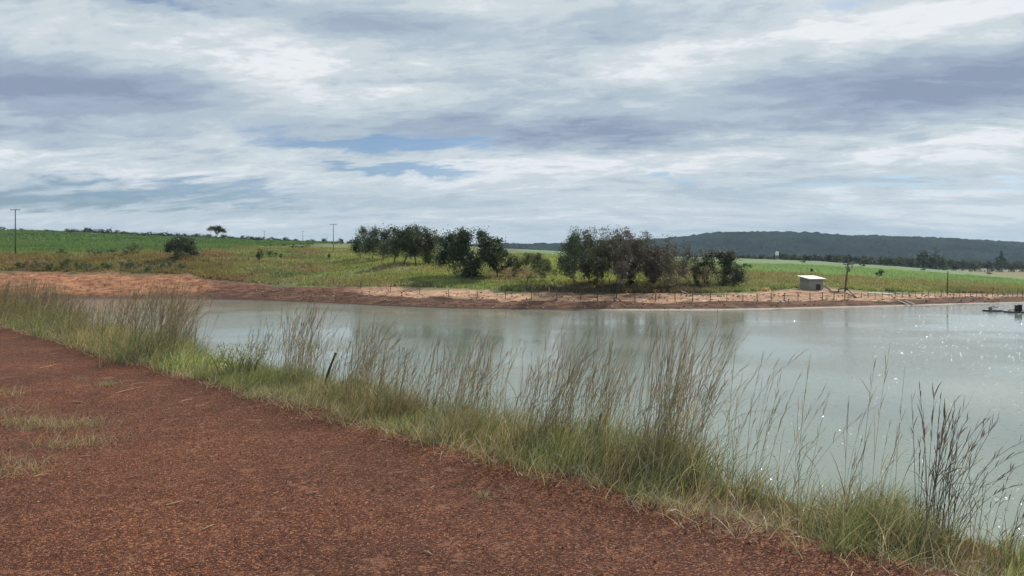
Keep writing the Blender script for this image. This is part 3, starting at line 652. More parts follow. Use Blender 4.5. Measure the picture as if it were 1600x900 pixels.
# ------------------------------------------------------------------ far meadow tufts (nobody could count them)
def rnd_ground(n, pxr, tr, rng, pw=1.0):
    px = rng.uniform(*pxr, n); t = tr[0]+(tr[1]-tr[0])*rng.random(n)**pw
    Y = Ds(px)+t; X = (px-800)/F*Y
    return X, Y, terrain(X, Y)
def tuft_mesh(n, pxr, tr, rng, hr, wr_, pw, keep):
    X, Y, Z = rnd_ground(n, pxr, tr, rng, pw)
    C = ground_color(X, Y, Z); y = HY+F*(EYE-Z)/Y; px = 800+F*X/Y
    m = keep(px, y, C)&(rng.random(n) < .25+1.2*sstep(.35, .6, fbm(X*.2, Y*.2, 3, 71)))
    X, Y, Z, C = X[m], Y[m], Z[m], C[m]; n = len(X)
    base = np.stack([X, Y, Z-.02], -1)
    sc_ = np.sqrt(Y/110)*(.55+.9*fbm(X*.16, Y*.16, 3, 72))
    parts = []
    for k in range(3):
        b = base+np.concatenate([rng.normal(0, .12, (n, 2)), np.zeros((n, 1))], 1)
        P_ = curves(b, rng.uniform(0, 2*pi, n), rng.uniform(.05, .5, n), rng.uniform(0, .6, n), rng.uniform(*hr, n)*sc_, 2)
        V, Q = ribbons(P_, rng.uniform(*wr_, n)*sc_, [1, .8, .15], rng.uniform(-.6, .6, n))
        cc_ = C*rng.uniform(1.0, 1.9, (n, 1))*np.array([.98, 1.0, .96]); parts.append((V, Q, np.repeat(cc_, 6, 0)))
    return join(parts)
By_ = [(-900, 440), (0, 424), (300, 429), (325, 437), (420, 445), (520, 449), (640, 449), (700, 451), (800, 456), (900, 458), (1100, 459), (1200, 456), (1240, 451), (1300, 450), (1360, 456), (1450, 458), (1600, 460), (2600, 460)]
rg = np.random.default_rng(31)
V, Q, C = tuft_mesh(150000, (-80, 1680), (12, 170), rg, (.25, .65), (.10, .2), 1.35, lambda px, y, C: (y < tab(px, By_)-1))
mk('meadow_grass', V, Q, M_meadow, col=C); bpy.data.objects['meadow_grass']['kind'] = 'stuff'
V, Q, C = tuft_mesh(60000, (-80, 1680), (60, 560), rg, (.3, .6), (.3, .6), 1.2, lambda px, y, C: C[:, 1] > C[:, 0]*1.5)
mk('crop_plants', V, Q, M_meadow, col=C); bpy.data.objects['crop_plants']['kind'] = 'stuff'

# rubble on the bank
n = 1500
px = R.uniform(0, 1620, n); t = R.uniform(.6, 13, n)**1.0; t = np.where(px < 350, t*2.0, t)
Y = Ds(px)+t; X = (px-800)/F*Y; Z = terrain(X, Y)
ico = np.array([(1, 0, 0), (0, 1, 0), (-1, 0, 0), (0, -1, 0), (0, 0, 1), (0, 0, -1)], float)
tri = np.array([(0, 1, 4), (1, 2, 4), (2, 3, 4), (3, 0, 4), (1, 0, 5), (2, 1, 5), (3, 2, 5), (0, 3, 5)])
def pebbles(X, Y, Z, size, col, rng, name, mat):
    n = len(X); V = ico[None]*rng.uniform(.6, 1.2, (n, 6, 1))*size[:, None, None]
    a = rng.uniform(0, 2*pi, n); ca, sa = np.cos(a)[:, None], np.sin(a)[:, None]
    V = np.stack([V[..., 0]*ca-V[..., 1]*sa, V[..., 0]*sa+V[..., 1]*ca, V[..., 2]*.7], -1)+np.stack([X, Y, Z+size*.25], -1)[:, None]
    T_ = (tri[None]+np.arange(n)[:, None, None]*6).reshape(-1, 3)
    return mk(name, V.reshape(-1, 3), T_, mat, col=np.repeat(col, 6, 0))
M_stone = bpy.data.materials.new('stones'); M_stone.use_nodes = True; M_stone.node_tree.nodes.clear(); g = NG(M_stone.node_tree); finish(g, princ(g, g.attr('col'), .85, None, .25))
pc = np.array([(.10, .05, .035), (.33, .2, .13), (.5, .42, .34), (.2, .09, .055)])[R.choice(4, n, p=[.4, .25, .1, .25])]
o = pebbles(X, Y, Z, R.uniform(.05, .2, n), pc, R, 'bank_rubble', M_stone); o['kind'] = 'stuff'
# loose pebbles of the near gravel
n = 62000
D = np.sqrt(R.uniform(3.0**2, 9.5**2, n)); px = R.uniform(-40, 1640, n); X = (px-800)/F*D; Y = D
m = crest_s(X, Y) < .15; X, Y = X[m], Y[m]; n = len(X); Z = terrain(X, Y)
pc = np.array([(.085, .032, .020), (.16, .062, .037), (.24, .10, .058), (.40, .22, .13), (.05, .023, .017)])[R.choice(5, n, p=[.3, .3, .2, .07, .13])]*R.uniform(.8, 1.2, (n, 1))
o = pebbles(X, Y, Z-.001, R.uniform(.0022, .0065, n)*(1+1.3*(R.random(n) > .975)), pc, R, 'loose_gravel', M_stone); o['kind'] = 'stuff'

# ------------------------------------------------------------------ near grass
def crest(a, s):      # a metres along the edge from its right end, s metres beyond the edge
    X0, Y0 = 1.8-.698*a, 4.1+.716*a
    X, Y = X0+s*.7071, Y0+s*.7071
    return X, Y, terrain(X, Y)
YTOP = [(-200, 428), (-50, 430), (30, 432), (100, 442), (140, 470), (170, 462), (190, 452), (240, 432), (285, 436), (310, 515), (330, 540), (390, 520), (430, 510), (455, 470), (490, 482), (520, 520), (560, 500), (590, 512), (640, 540), (680, 528), (740, 518), (780, 530), (850, 520), (900, 515), (950, 540), (1000, 580),
        (1025, 510), (1060, 500), (1090, 520), (1130, 620), (1170, 600), (1220, 660), (1300, 650), (1340, 620), (1380, 640), (1410, 690), (1460, 690), (1540, 740), (1580, 760), (1650, 740)]
DENS = [(-200, 1), (120, 1), (150, .5), (190, .7), (280, .9), (320, .12), (400, .22), (440, .5), (455, .9), (500, .45), (530, .4), (560, .9), (590, .7), (640, .45), (700, .7), (780, .5), (840, .9), (930, .9), (985, .25), (1020, .8), (1080, .8), (1120, .25), (1180, .16), (1280, .10), (1340, .22), (1400, .12), (1500, .14), (1600, .2)]
GREEN = np.array([(.082, .112, .048), (.140, .165, .070), (.21, .215, .115), (.33, .28, .155), (.46, .39, .25), (.19, .13, .085)])
def blades(rng, X, Y, Z, hmax, wid, pal, S=4, windy=.35, lean=(.02, .75), cm=None):
    n = len(X); base = np.stack([X, Y, Z-.01], -1)
    azm = rng.uniform(0, 2*pi, n); w_ = rng.random(n) < windy; azm = np.where(w_, rng.normal(-.25, .6, n), azm)
    P_ = curves(base, azm, rng.uniform(*lean, n)*rng.random(n)**.5, rng.uniform(.1, 1.5, n), hmax, S)
    V, Q = ribbons(P_, wid, np.linspace(1, .0, S+1)**.6*.95+.05, rng.uniform(-1.0, 1.0, n))
    c_ = GREEN[rng.choice(6, n, p=pal)]*rng.uniform(.85, 1.5, (n, 1))
    if cm is not None: c_ = c_*cm
    return V, Q, np.repeat(c_, (S+1)*2, 0)
def stems(rng, X, Y, Z, H, lean_mu=.16, az_mu=-.1, az_sd=.7, red=.15, thick=1.0, heads=True, dark=1.0):
    n = len(X); S = 9; base = np.stack([X, Y, Z-.01], -1)
    azm = rng.normal(az_mu, az_sd, n); le = np.abs(rng.normal(lean_mu*.6, .10, n)); be = np.abs(rng.normal(lean_mu*1.7, .30, n)); be = np.where(rng.random(n) < .07, rng.uniform(1.0, 2.1, n), be)
    P_ = curves(base, azm, le, be, H*1.03, S)
    D = Y; rad = (.0011+.00010*np.clip(D, 4, 25))*thick*rng.uniform(.75, 1.2, n)
    V, Q = tubes(P_, rad[:, None]*np.linspace(1, .45, S+1)[None], 3)
    straw = np.array([(.37, .30, .185), (.27, .22, .13), (.17, .175, .08), (.25, .155, .10)])
    ci = rng.choice(4, n, p=[.4, .3, .3-red*.3, red*.3]); c_ = straw[ci]*rng.uniform(.65, 1.2, (n, 1))*dark
    st = (V, Q, np.repeat(c_, (S+1)*3, 0))
    # leaves hanging off the stem
    L = []
    for k in range(2):
        j = rng.integers(2, 6, n); b = P_[np.arange(n), j]
        Pl = curves(b, azm+rng.normal(0, 1.2, n), rng.uniform(.15, .6, n), rng.uniform(.3, 1.6, n), H*rng.uniform(.12, .34, n), 3)
        V, Q = ribbons(Pl, rng.uniform(.003, .006, n)*(.7+.06*np.clip(D, 4, 20)), [.7, 1, .7, .05], rng.uniform(-1, 1, n))
        L.append((V, Q, np.repeat(c_*rng.uniform(.7, 1.4, (n, 1)), 8, 0)))
    if not heads: return st, join(L), None
    Hh = []
    ht = np.array([(.24, .20, .14), (.34, .29, .20), (.165, .135, .10), (.28, .15, .115), (.48, .42, .32)])
    hc_ = ht[rng.choice(5, n, p=[.33-red*.3, .25-red*.3, .2, .08+red*.6, .14])]*rng.uniform(.7, 1.15, (n, 1))*dark
    tang = P_[:, -1]-P_[:, -2]; th = np.arctan2(np.hypot(tang[:, 0], tang[:, 1]), tang[:, 2])
    nb = 8
    for k in range(nb):
        f = S*(1-.36*(k/nb))-.3*rng.random(n); j = np.clip(f.astype(int), 0, S-1); fr = (f-j)[:, None]
        b = P_[np.arange(n), j]*(1-fr)+P_[np.arange(n), j+1]*fr
        tj = P_[np.arange(n), j+1]-P_[np.arange(n), j]; thj = np.arctan2(np.hypot(tj[:, 0], tj[:, 1]), tj[:, 2])
        ok = rng.random(n) < .85
        Pl = curves(b, azm+rng.normal(0, .55, n), thj*.8+rng.normal(0, .14, n), rng.uniform(.0, .5, n), np.where(ok, H*rng.uniform(.055, .13, n), .001), 3)
        V, Q = ribbons(Pl, rng.uniform(.0022, .0048, n)*(.75+.055*np.clip(D, 4, 20))*thick, [.3, 1, .8, .15], rng.uniform(-1.2, 1.2, n))
        Hh.append((V, Q, np.repeat(hc_*rng.uniform(.8, 1.2, (n, 1)), 8, 0)))
    return st, join(L), join(Hh)
rg = np.random.default_rng(5)
def line_points(n, a0, a1, s0, s1, rng, cl=.5, pw=1.0, cpm=4.2):
    a = a0+(a1-a0)*rng.random(n)**pw; s = rng.uniform(s0, s1, n)
    # clumping: pull to random clump centres
    ca = np.sort(rng.uniform(a0, a1, int((a1-a0)*cpm))); j = np.clip(np.searchsorted(ca, a), 0, len(ca)-1)
    a = a+(ca[j]-a)*cl*rng.random(n); hs = _h(j, j*0+3, 5)*(s1-s0)*.6+s0
    s = s+(hs-s)*cl*.6*rng.random(n)
    return a, s, j
parts = []
PAL = [.20, .19, .16, .19, .18, .08]
for (n, a0, a1, w_, seg) in ((52000, -2.2, 9, .0033, 4), (34000, 9, 26, .0062, 4), (9000, 26, 48, .013, 3)):
    a, s, j = line_points(n, a0, a1, -.22, 1.5, rg, .6)
    s = np.where(rg.random(n) < .12, rg.uniform(1.2, 4.0, n), s)
    s = s+(fbm(a*.9, a*0, 3, 81)-.5)*.5
    X, Y, Z = crest(a, s); px = 800+F*X/np.maximum(Y, 1)
    hm = np.interp(px, [-300, 130, 300, 330, 420, 520, 700, 980, 1050, 1110, 1150, 1280, 1320, 1400, 1450, 1600], [.66, .66, .46, .24, .25, .33, .36, .36, .40, .25, .14, .13, .26, .26, .17, .16])
    hm = hm*(.38+1.15*_h(j, j*0, 9))*rg.uniform(.35, 1.1, n)*np.interp(s, [-.3, .1, .6, 4], [.4, .8, 1, .85])
    hj, hk = _h(j, j*0, 19)[:, None], _h(j, j*0, 29)[:, None]
    cm = (.75+.65*hj)*np.where(hk < .3, np.array([[1.12, 1.02, .98]]), np.where(hk > .62, np.array([[.92, 1.08, .82]]), np.array([[1., 1., 1.]])))
    thin = np.interp(px, [1080, 1140, 1290, 1330, 1400, 1440], [1, .5, .45, .9, .9, .5])
    keep = rg.random(n) < thin*(.35+1.3*sstep(.38, .55, fbm(a*1.6, s*.8, 3, 91)))
    X, Y, Z, hm, cm = X[keep], Y[keep], Z[keep], hm[keep], cm[keep]; n = len(X)
    parts.append(blades(rg, X, Y, Z, hm, w_*rg.uniform(.6, 1.3, n), PAL, seg, cm=cm))
# dead litter lying along the gravel's edge
a, s, j = line_points(5200, -2.2, 22, -.32, .25, rg, .5)
X, Y, Z = crest(a, s)
parts.append(blades(rg, X, Y, Z, rg.uniform(.06, .28, len(X)), rg.uniform(.002, .005, len(X))*(1+.05*Y), [.05, .05, .1, .3, .4, .1], 4, .1, (.7, 1.5)))
V, Q, C = join(parts); mk('verge_grass', V, Q, M_grass, col=C); bpy.data.objects['verge_grass']['kind'] = 'stuff'
# tall flowering stems
SP = []
for (n, a0, a1) in ((1700, -1.5, 9), (2000, 9, 26), (1300, 26, 48)):
    a, s, j = line_points(n, a0, a1, -.05, 1.5, rg, .8, cpm=2.6)
    X, Y, Z = crest(a, s); px = 800+F*X/Y
    m = rg.random(n) < .6*np.interp(px, *np.array(DENS).T)
    X, Y, Z, px = X[m], Y[m], Z[m], px[m]
    H = EYE-Z-(np.interp(px+15, *np.array(YTOP).T)-HY)/F*Y; H = np.clip(H, .35, 2.1)*rg.uniform(.45, 1.0, len(X))**.7
    st = stems(rg, X, Y, Z, H)
    SP += [x for x in st if x is not None]
V, Q, C = join(SP); mk('tall_grass', V, Q, M_stem, col=C); bpy.data.objects['tall_grass']['kind'] = 'stuff'

# tussocks that stand out one by one
def tussock(px, py, r, nst, H, nb, hb, label, rng, lean=.16, azmu=-.1, azsd=.7, red=.15, thick=1.0, pal=PAL, dark=1.0, name='grass_tussock', heads=True, group=None, base=None):
    c0 = near_hit(px, py) if base is None else np.array(base, float)
    root = empty(name, c0)
    def spread_pts(n, k=1.0):
        q = rng.normal(0, r*k, (n, 2)); X, Y = c0[0]+q[:, 0], c0[1]+q[:, 1]; return X, Y, terrain(X, Y)
    def loc(P3): V, Q, C = P3; return V-c0, Q, C
    if nb:
        nb = int(nb*.8); hb *= .85; X, Y, Z = spread_pts(nb, 1.15)
        V, Q, C = loc(blades(rng, X, Y, Z, hb*rng.uniform(.4, 1.1, nb), rng.uniform(.003, .0055, nb)*(.7+.06*Y), pal, 4)); mk('blades', V, Q, M_grass, root, col=C)
    if nst:
        nst = max(5, int(nst*.72)); X, Y, Z = spread_pts(nst, .9)
        st, lf, hd = stems(rng, X, Y, Z, H*rng.uniform(.5, 1.0, nst)**.8, lean, azmu, azsd, red, thick, heads, dark)
        V, Q, C = loc(join([st, lf])); mk('stems', V, Q, M_stem, root, col=C)
        if hd is not None: V, Q, C = loc(hd); mk('plume', V, Q, M_stem, root, col=C)
    tag(root, label, 'grass tussock', group); return root
rt = np.random.default_rng(77)
GT = 'grass tussocks along the edge of the dam'
tussock(1050, 745, .17, 85, 1.22, 1300, .55, 'big green based tussock with the tallest fan of seed stems leaning right', rt, .24, group=GT)
tussock(1020, 735, .12, 40, 1.22, 500, .5, 'upright bundle of straight tan stems just left of the tallest fan', rt, .08, group=GT)
tussock(1165, 770, .12, 14, 1.02, 300, .35, 'thin group of upright stems between the tallest fan and the right hand clumps', rt, .14, group=GT)
tussock(1195, 780, .10, 8, .95, 150, .3, 'few stems arching right over the water right of the thin upright group', rt, .42, azsd=.3, group=GT)
tussock(1325, 830, .16, 13, 1.15, 1100, .42, 'broad green tussock with a few very tall thin stems right of middle', rt, .10, group=GT)
tussock(1385, 850, .16, 6, .75, 1400, .36, 'low thick green tussock with few stems near the right bottom corner', rt, .15, group=GT)
tussock(1452, 845, .055, 42, .86, 60, .3, 'dense reddish brown dry bundle of upright stems near the right bottom corner', rt, .10, red=.8, thick=1.5, dark=.45, pal=[.02, .03, .05, .2, .3, .4], group=GT)
tussock(1485, 850, .03, 11, .86, 20, .2, 'dark brown stems slanting right beside the reddish brown bundle', rt, .5, azsd=.12, red=.6, thick=1.4, dark=.4, group=GT)
tussock(1585, 880, .08, 10, .62, 160, .3, 'dark stems with spiky heads at the right edge of the photo', rt, .18, dark=.5, group=GT)
tussock(850, 705, .16, 70, 1.12, 700, .5, 'tall brown headed tussock left of the middle of the water edge grass, leaning right', rt, .24, red=.3, group=GT)
tussock(725, 665, .14, 50, 1.0, 600, .45, 'tussock with rusty pink stems near the middle of the grass strip', rt, .16, red=.7, group=GT)
tussock(560, 618, .15, 60, 1.08, 600, .5, 'leaning tussock just right of the dark stake', rt, .3, group=GT)
tussock(465, 600, .12, 45, 1.32, 400, .4, 'tall upright tussock left of the dark stake reaching the far bank', rt, .12, group=GT)
tussock(400, 590, .12, 24, .95, 300, .4, 'loose grey green tussock left of the tall upright one', rt, .22, group=GT)
tussock(250, 566, .28, 120, 1.45, 1500, .7, 'large dark tussock on the left with stems in front of the orange bank', rt, .3, dark=.85, group=GT)
tussock(600, 640, .12, 36, .9, 500, .45, 'pale tussock second to the right of the dark stake', rt, .25, group=GT)
tussock(930, 735, .13, 34, 1.08, 600, .45, 'thin stemmed tussock between the brown headed one and the tallest fan', rt, .15, group=GT)

# little tufts and straws on the gravel
SP_ = [.10, .12, .16, .22, .34, .06]
for (x, y, r, n_, h_, lb) in [(169, 603, .07, 170, .12, 'small round green tuft on gravel near the left'), (123, 596, .05, 70, .07, 'flat grey green tuft left of the round green one'), (20, 618, .09, 60, .22, 'thin dark tuft at the left edge of the gravel'),
                              (755, 775, .035, 60, .09, 'tiny dry tuft on open gravel at the middle'), (790, 770, .02, 30, .06, 'tiniest tuft right of the dry tuft on open gravel'), (1025, 800, .06, 120, .16, 'pale straw coloured tuft in front of the tallest tussock'), (1060, 812, .05, 70, .14, 'smaller pale tuft right of the straw coloured one'),
                              (1145, 845, .03, 40, .08, 'small tuft near the bottom right of the gravel'), (260, 640, .03, 20, .06, 'sparse tuft right of the dry patch on the gravel'), (315, 880, .012, 8, .10, 'single thin sprig at the bottom left of the gravel'), (258, 750, .02, 10, .05, 'sparse sprig on gravel left of the middle')]:
    c0 = near_hit(x, y); q = rt.normal(0, r, (n_, 2)); X, Y = c0[0]+q[:, 0], c0[1]+q[:, 1]
    V, Q, C = blades(rt, X, Y, terrain(X, Y), h_*rt.uniform(.4, 1.1, n_), rt.uniform(.002, .004, n_)*(.7+.06*Y), SP_, 4, .2, (.3, 1.2))
    o = mk('grass_tuft', V-c0, Q, M_grass, col=C); o.location = c0; tag(o, lb, 'grass tuft', 'tufts on the gravel')
# crumbs of straw strewn over the gravel
n_ = 700; D_ = np.sqrt(rt.uniform(9, 13**2, n_)); p_ = rt.uniform(-30, 1600, n_); X = (p_-800)/F*D_; Y = D_; m = crest_s(X, Y) < .1; X, Y = X[m], Y[m]; n_ = len(X)
P_ = curves(np.stack([X, Y, terrain(X, Y)+.006], -1), rt.uniform(0, 6.28, n_), np.full(n_, 1.52), rt.normal(0, .08, n_), rt.uniform(.008, .05, n_), 2)
V, Q = tubes(P_, np.full((n_, 3), .0013), 3); o = mk('straw_litter', V, Q, M_grass, col=np.repeat(np.array([(.5, .38, .25), (.38, .24, .15), (.6, .5, .38)])[rt.choice(3, n_)], 9, 0)); o['kind'] = 'stuff'
# dry sparse patch
parts = []
for (x, y, r, n_) in [(30, 655, .22, 260), (95, 665, .25, 260), (110, 690, .22, 340), (60, 660, .2, 200), (130, 660, .2, 160), (10, 735, .22, 200), (25, 720, .2, 120), (5, 640, .2, 150)]:
    c0 = near_hit(x, y); q = rt.normal(0, r, (n_, 2)); X, Y = c0[0]+q[:, 0], c0[1]+q[:, 1]*.6
    parts.append(blades(rt, X, Y, terrain(X, Y), rt.uniform(.04, .17, n_), rt.uniform(.002, .004, n_), [.04, .06, .15, .30, .38, .07], 4, .2, (.2, 1.3)))
V, Q, C = join(parts); o = mk('dry_grass', V, Q, M_grass, col=C); o['kind'] = 'stuff'
# straws
M_straw = simple('straw', (.40, .29, .18), .8, .2, 20)
ST = [(60, 577, 95, 570, 'straight straw near the top left of the gravel'), (205, 602, 232, 599, 'upper straw of the pair right of the green tuft'), (180, 614, 222, 606, 'lower straw of the pair right of the green tuft'), (113, 626, 136, 627, 'short thick straw below the flat tuft'), (22, 546, 60, 545, 'thin straw at the far left below the grass'),
      (53, 742, 76, 737, 'pale twig left below the dry patch'), (125, 711, 142, 709, 'short twig beside the dry patch'), (283, 628, 300, 624, 'whitish straw bit under the left grass'), (260, 790, 284, 783, 'thin straw on gravel in the lower left'), (318, 828, 334, 822, 'dark edged twig on gravel in the lower left'),
      (345, 548, 375, 546, 'straw at the foot of the left grass'), (478, 777, 497, 774, 'thin straw on gravel at lower middle'), (440, 800, 447, 797, 'tiny straw on gravel at lower middle'), (662, 868, 676, 873, 'bent straw near the bottom middle')]
for (x0, y0, x1, y1, lb) in ST:
    A = near_hit(x0, y0); B = near_hit(x1, y1); mid_ = (A+B)/2+np.array([0, 0, .006]); mid_[:2] += rt.normal(0, .01, 2)
    c0 = A.copy(); off = np.array([0, 0, .006])
    o = Geo().tube([A-c0+off, (A+mid_)/2-c0+off, mid_-c0+off, B-c0+off], [.004, .0045, .004, .0025], 6).build('straw', M_straw); o.location = c0; tag(o, lb, 'straw', 'straws lying on the gravel')
# flowering weed
c0 = near_hit(375, 596); root = empty('flowering_weed', c0)
n_ = 60; b = rt.normal(0, .12, (n_, 2)); P_ = curves(np.stack([b[:, 0], b[:, 1], 0*b[:, 0]], -1), rt.uniform(0, 6.28, n_), rt.uniform(.05, .5, n_), rt.uniform(0, .5, n_), rt.uniform(.3, .55, n_), 5)
V, Q = tubes(P_, np.full((n_, 6), .003), 3); mk('stems', V, Q, M_stem, root, col=np.tile((.10, .14, .05), (len(V), 1)))
tp = np.repeat(P_[:, -1], 7, 0)+rt.normal(0, .03, (n_*7, 3)); a_ = rt.normal(0, 1, tp.shape); a_ /= np.linalg.norm(a_, axis=1, keepdims=True); b_ = np.cross(a_, rt.normal(0, 1, tp.shape)); b_ /= np.linalg.norm(b_, axis=1, keepdims=True)
V = np.stack([tp-a_*.011, tp-b_*.011, tp+a_*.011, tp+b_*.011], 1).reshape(-1, 3); m_ = rt.random(len(tp)) < .5
mk('flowers', V, np.arange(len(V)).reshape(-1, 4), M_grass, root, col=np.repeat(np.where(m_[:, None], (.62, .60, .38), (.20, .24, .09)), 4, 0))
tag(root, 'bushy weed with cream flower heads among the grass left of the tall upright tussock', 'weed')

# ------------------------------------------------------------------ stake
A = near_hit(499, 613); B = A+np.array([.205, .02, .50])
root = empty('stake', A); d = B-A
Geo().tube([(0, 0, -.1), d*.5, d*.97], .0125, 8).build('shaft', M_steel, root)
Geo().tube([d*.965, d*1.0], .020, 8).build('head', M_steel, root)
tag(root, 'dark iron stake leaning right at the gravel edge in front of the grass', 'stake')

# ------------------------------------------------------------------ fences
def fence(name, posts, hgt, wid, label, mat=M_wood, wires=3, cat='fence'):
    P0 = posts[0]; root = empty(name, P0)
    tops = []
    for i, p in enumerate(posts):
        h_ = hgt*random.uniform(.88, 1.1); w_ = wid*random.uniform(.85, 1.2); lx, ly = random.uniform(-.05, .05), random.uniform(-.05, .05)
        q = p-P0; tp_ = q+np.array([lx, ly, h_])
        Geo().tube([q+np.array([0, 0, -.3]), (q+tp_)/2, tp_], [w_*.55, w_*.5, w_*.45], 6).build('post', mat, root); tops.append((q, tp_))
    for k in range(wires):
        f = (.35, .62, .9)[k]; pts = []
        for (a, b), (c_, d_) in zip(tops[:-1], tops[1:]):
            p0 = a*(1-f)+b*f; p1 = c_*(1-f)+d_*f; pts += [p0, (p0+p1)/2-np.array([0, 0, .03])]
        pts.append(tops[-1][0]*(1-f)+tops[-1][1]*f)
        Geo().tube(pts, .006, 4).build('wire', M_wire, root)
    tag(root, label, cat); return root
bank = [(395, 433), (437, 438), (478, 441), (521, 445), (563, 451), (610, 456), (656, 459), (701, 463), (746, 465), (790, 467), (830, 468), (870, 469), (907, 470), (934, 471), (959, 473), (992, 472), (1024, 471), (1055, 471), (1082, 471), (1110, 471), (1136, 471), (1161, 471), (1183, 470.5), (1205, 470.5), (1225, 470), (1247, 470), (1266, 470), (1285, 469), (1303, 469), (1320, 468)]
fence('bank_fence', [hit(*p) for p in bank], 1.1, .10, 'long wire fence of brown posts along the sandy path of the far shore')
x = 1335.0; pr_ = []
while x < 1640: pr_.append((x, np.interp(x, [1335, 1400, 1500, 1600], [466, 465, 463.5, 463]))); x += np.interp(x, [1335, 1450, 1600], [11, 10, 7.2])
fence('right_fence', [hit(*p) for p in pr_], 1.0, .075, 'wire fence of close thin posts along the shore at the right')
bpy.data.objects['right_fence'].name = 'shore_fence'
fence('meadow_fence', [hit(*p) for p in [(251, 397), (280, 398), (302, 411), (326, 412), (347, 413), (369, 411), (388, 409)]], 1.3, .16, 'short wire fence of dark posts beside the lone tree')
for (x, y, lb, m_) in [(252, 419, 'left one of two pale posts below the lone tree', M_palewood), (259, 419, 'right one of two pale posts below the lone tree', M_palewood), (858, 462, 'pale post standing alone on the dark ground left of the middle grove', M_palewood), (869, 462, 'short thin pale stick right of the lone pale post', M_palewood),
                     (322, 398, 'dark post at the crop edge right of the lone tree', M_wood), (1086, 460, 'dark post in the grass beside the nearly leafless tree', M_wood)]:
    p = hit(x, y); o = Geo().tube([(0, 0, -.2), (0, 0, .7), (.03, 0, 1.25 if x != 869 else .8)], [.09, .085, .08] if x != 869 else [.05, .05, .04], 6).build('fence_post', m_); o.location = p; tag(o, lb, 'post')

# ------------------------------------------------------------------ power poles
def pole(px, yb, yt, label, arm=2.2, armz=.15, r=.13, mat=M_conc, D=None, lean=0.0, rz=0.0, arm2=False, group='power poles'):
    p = hit(px, yb) if D is None else at(px, D)
    H = EYE-(yt-HY)/F*p[1]-p[2]
    root = empty('power_pole', p, rz)
    tip = np.array([lean*H, 0, H])
    Geo().tube([(0, 0, -.5), tip*.5, tip], [r, r*.85, r*.65], 8).build('shaft', mat, root, smooth=True)
    if arm:
        c_ = tip*((H-armz)/H); Geo().box(c_+np.array([0, -r*.9, 0]), (arm, .11, .13)).build('crossarm', M_wood if mat is M_wood else mat, root)
        for k in (-.46, 0.18, .46):
            Geo().tube([c_+np.array([k*arm, -r*.9, .065]), c_+np.array([k*arm, -r*.9, .16]), c_+np.array([k*arm, -r*.9, .27])], [.03, .06, .04], 8).build('insulator', M_pipe, root)
    tag(root, label, 'power pole', group); return root, tip, H
pole(24, 398, 327, 'tall wooden power pole with crossarm at the far left above the crop', arm=2.3, r=.15, mat=M_wood)
pole(521, 396, 350, 'tall pale concrete power pole with crossarm left of the left grove', arm=2.3, r=.16)
for (x, yt, lb) in [(413, 361, 'leftmost of three tiny distant poles on the horizon left of the concrete pole'), (473, 361, 'middle and tallest of three tiny distant poles left of the concrete pole'), (511, 371, 'tiny pole next to the concrete pole on the horizon'), (354.5, 364, 'tiny pole right of the umbrella tree on the horizon')]:
    pole(x, 0, yt, lb, D=500 if yt < 363 else 560, r=.19, arm=2.6 if yt < 363 else 1.2)
pole(1140, 449, 393, 'pale pole with white crossarm top behind the round dense tree', arm=1.9, r=.1)
pl, tip, H = pole(1320, 455, 404, 'leaning dark wooden pole with transformer right of the shed', arm=1.6, r=.15, mat=M_wood, lean=.12, armz=.9, group='power poles')
tr = Geo().tube([(.55, 0, H*.60), (.55, 0, H*.60+.5), (.55, 0, H*.60+.85)], [.26, .28, .2], 12).build('transformer', M_pipe, pl, smooth=True)
Geo().box((.33, 0, H*.68), (.3, .1, .1)).build('bracket', M_steel, pl)
for k in (-.5, .35, .55): Geo().tube([(k+tip[0], -.12, H-1.05), (k+tip[0], -.12, H-1.3), (k+tip[0]-.02, -.12, H-1.5)], [.05, .06, .04], 8).build('fuse', M_pipe, pl)
pole(1480, 459, 424, 'slim bare dark pole without crossarm near the right shore', arm=0, r=.12, mat=M_wood, lean=.03)

# ------------------------------------------------------------------ shed
p = hit(1268, 451); sx = p[1]/F
root = empty('pump_shed', p+np.array([0, 0, -.15]), .30)
M_block, g = new_mat('cement_block_wall'); co = objco(g)
bt = g.node('ShaderNodeTexBrick'); rot = g.node('ShaderNodeMapping'); g.l.new(co, rot.inputs[0]); rot.inputs['Rotation'].default_value = (pi/2, 0, 0); g.l.new(rot.outputs[0], bt.inputs[0])
bt.inputs['Scale'].default_value = 1; bt.inputs['Brick Width'].default_value = .4; bt.inputs['Row Height'].default_value = .2; bt.inputs['Mortar Size'].default_value = .012
bt.inputs['Color1'].default_value = (.31, .31, .30, 1); bt.inputs['Color2'].default_value = (.25, .25, .245, 1); bt.inputs['Mortar'].default_value = (.18, .18, .175, 1)
ns = g.noise(co, 1.2, 5, .6); kk = g.m('ADD', g.m('MULTIPLY', ns, .6), .7)
finish(g, princ(g, g.mix(1.0, bt.outputs[0], g.vec(kk, kk, kk), 'MULTIPLY'), .9, g.bump(bt.outputs['Fac'], -.01), .2))
W, L, H1, H2 = 2.5, 2.2, 1.6, 1.95; th_ = .14
def wallbox(c, s): return Geo().box(c, s)
Geo().box((0, -L/2+th_/2, H1/2), (W, th_, H1)).build('wall', M_block, root)
Geo().box((0, L/2-th_/2, H2/2), (W, th_, H2)).build('wall', M_block, root)
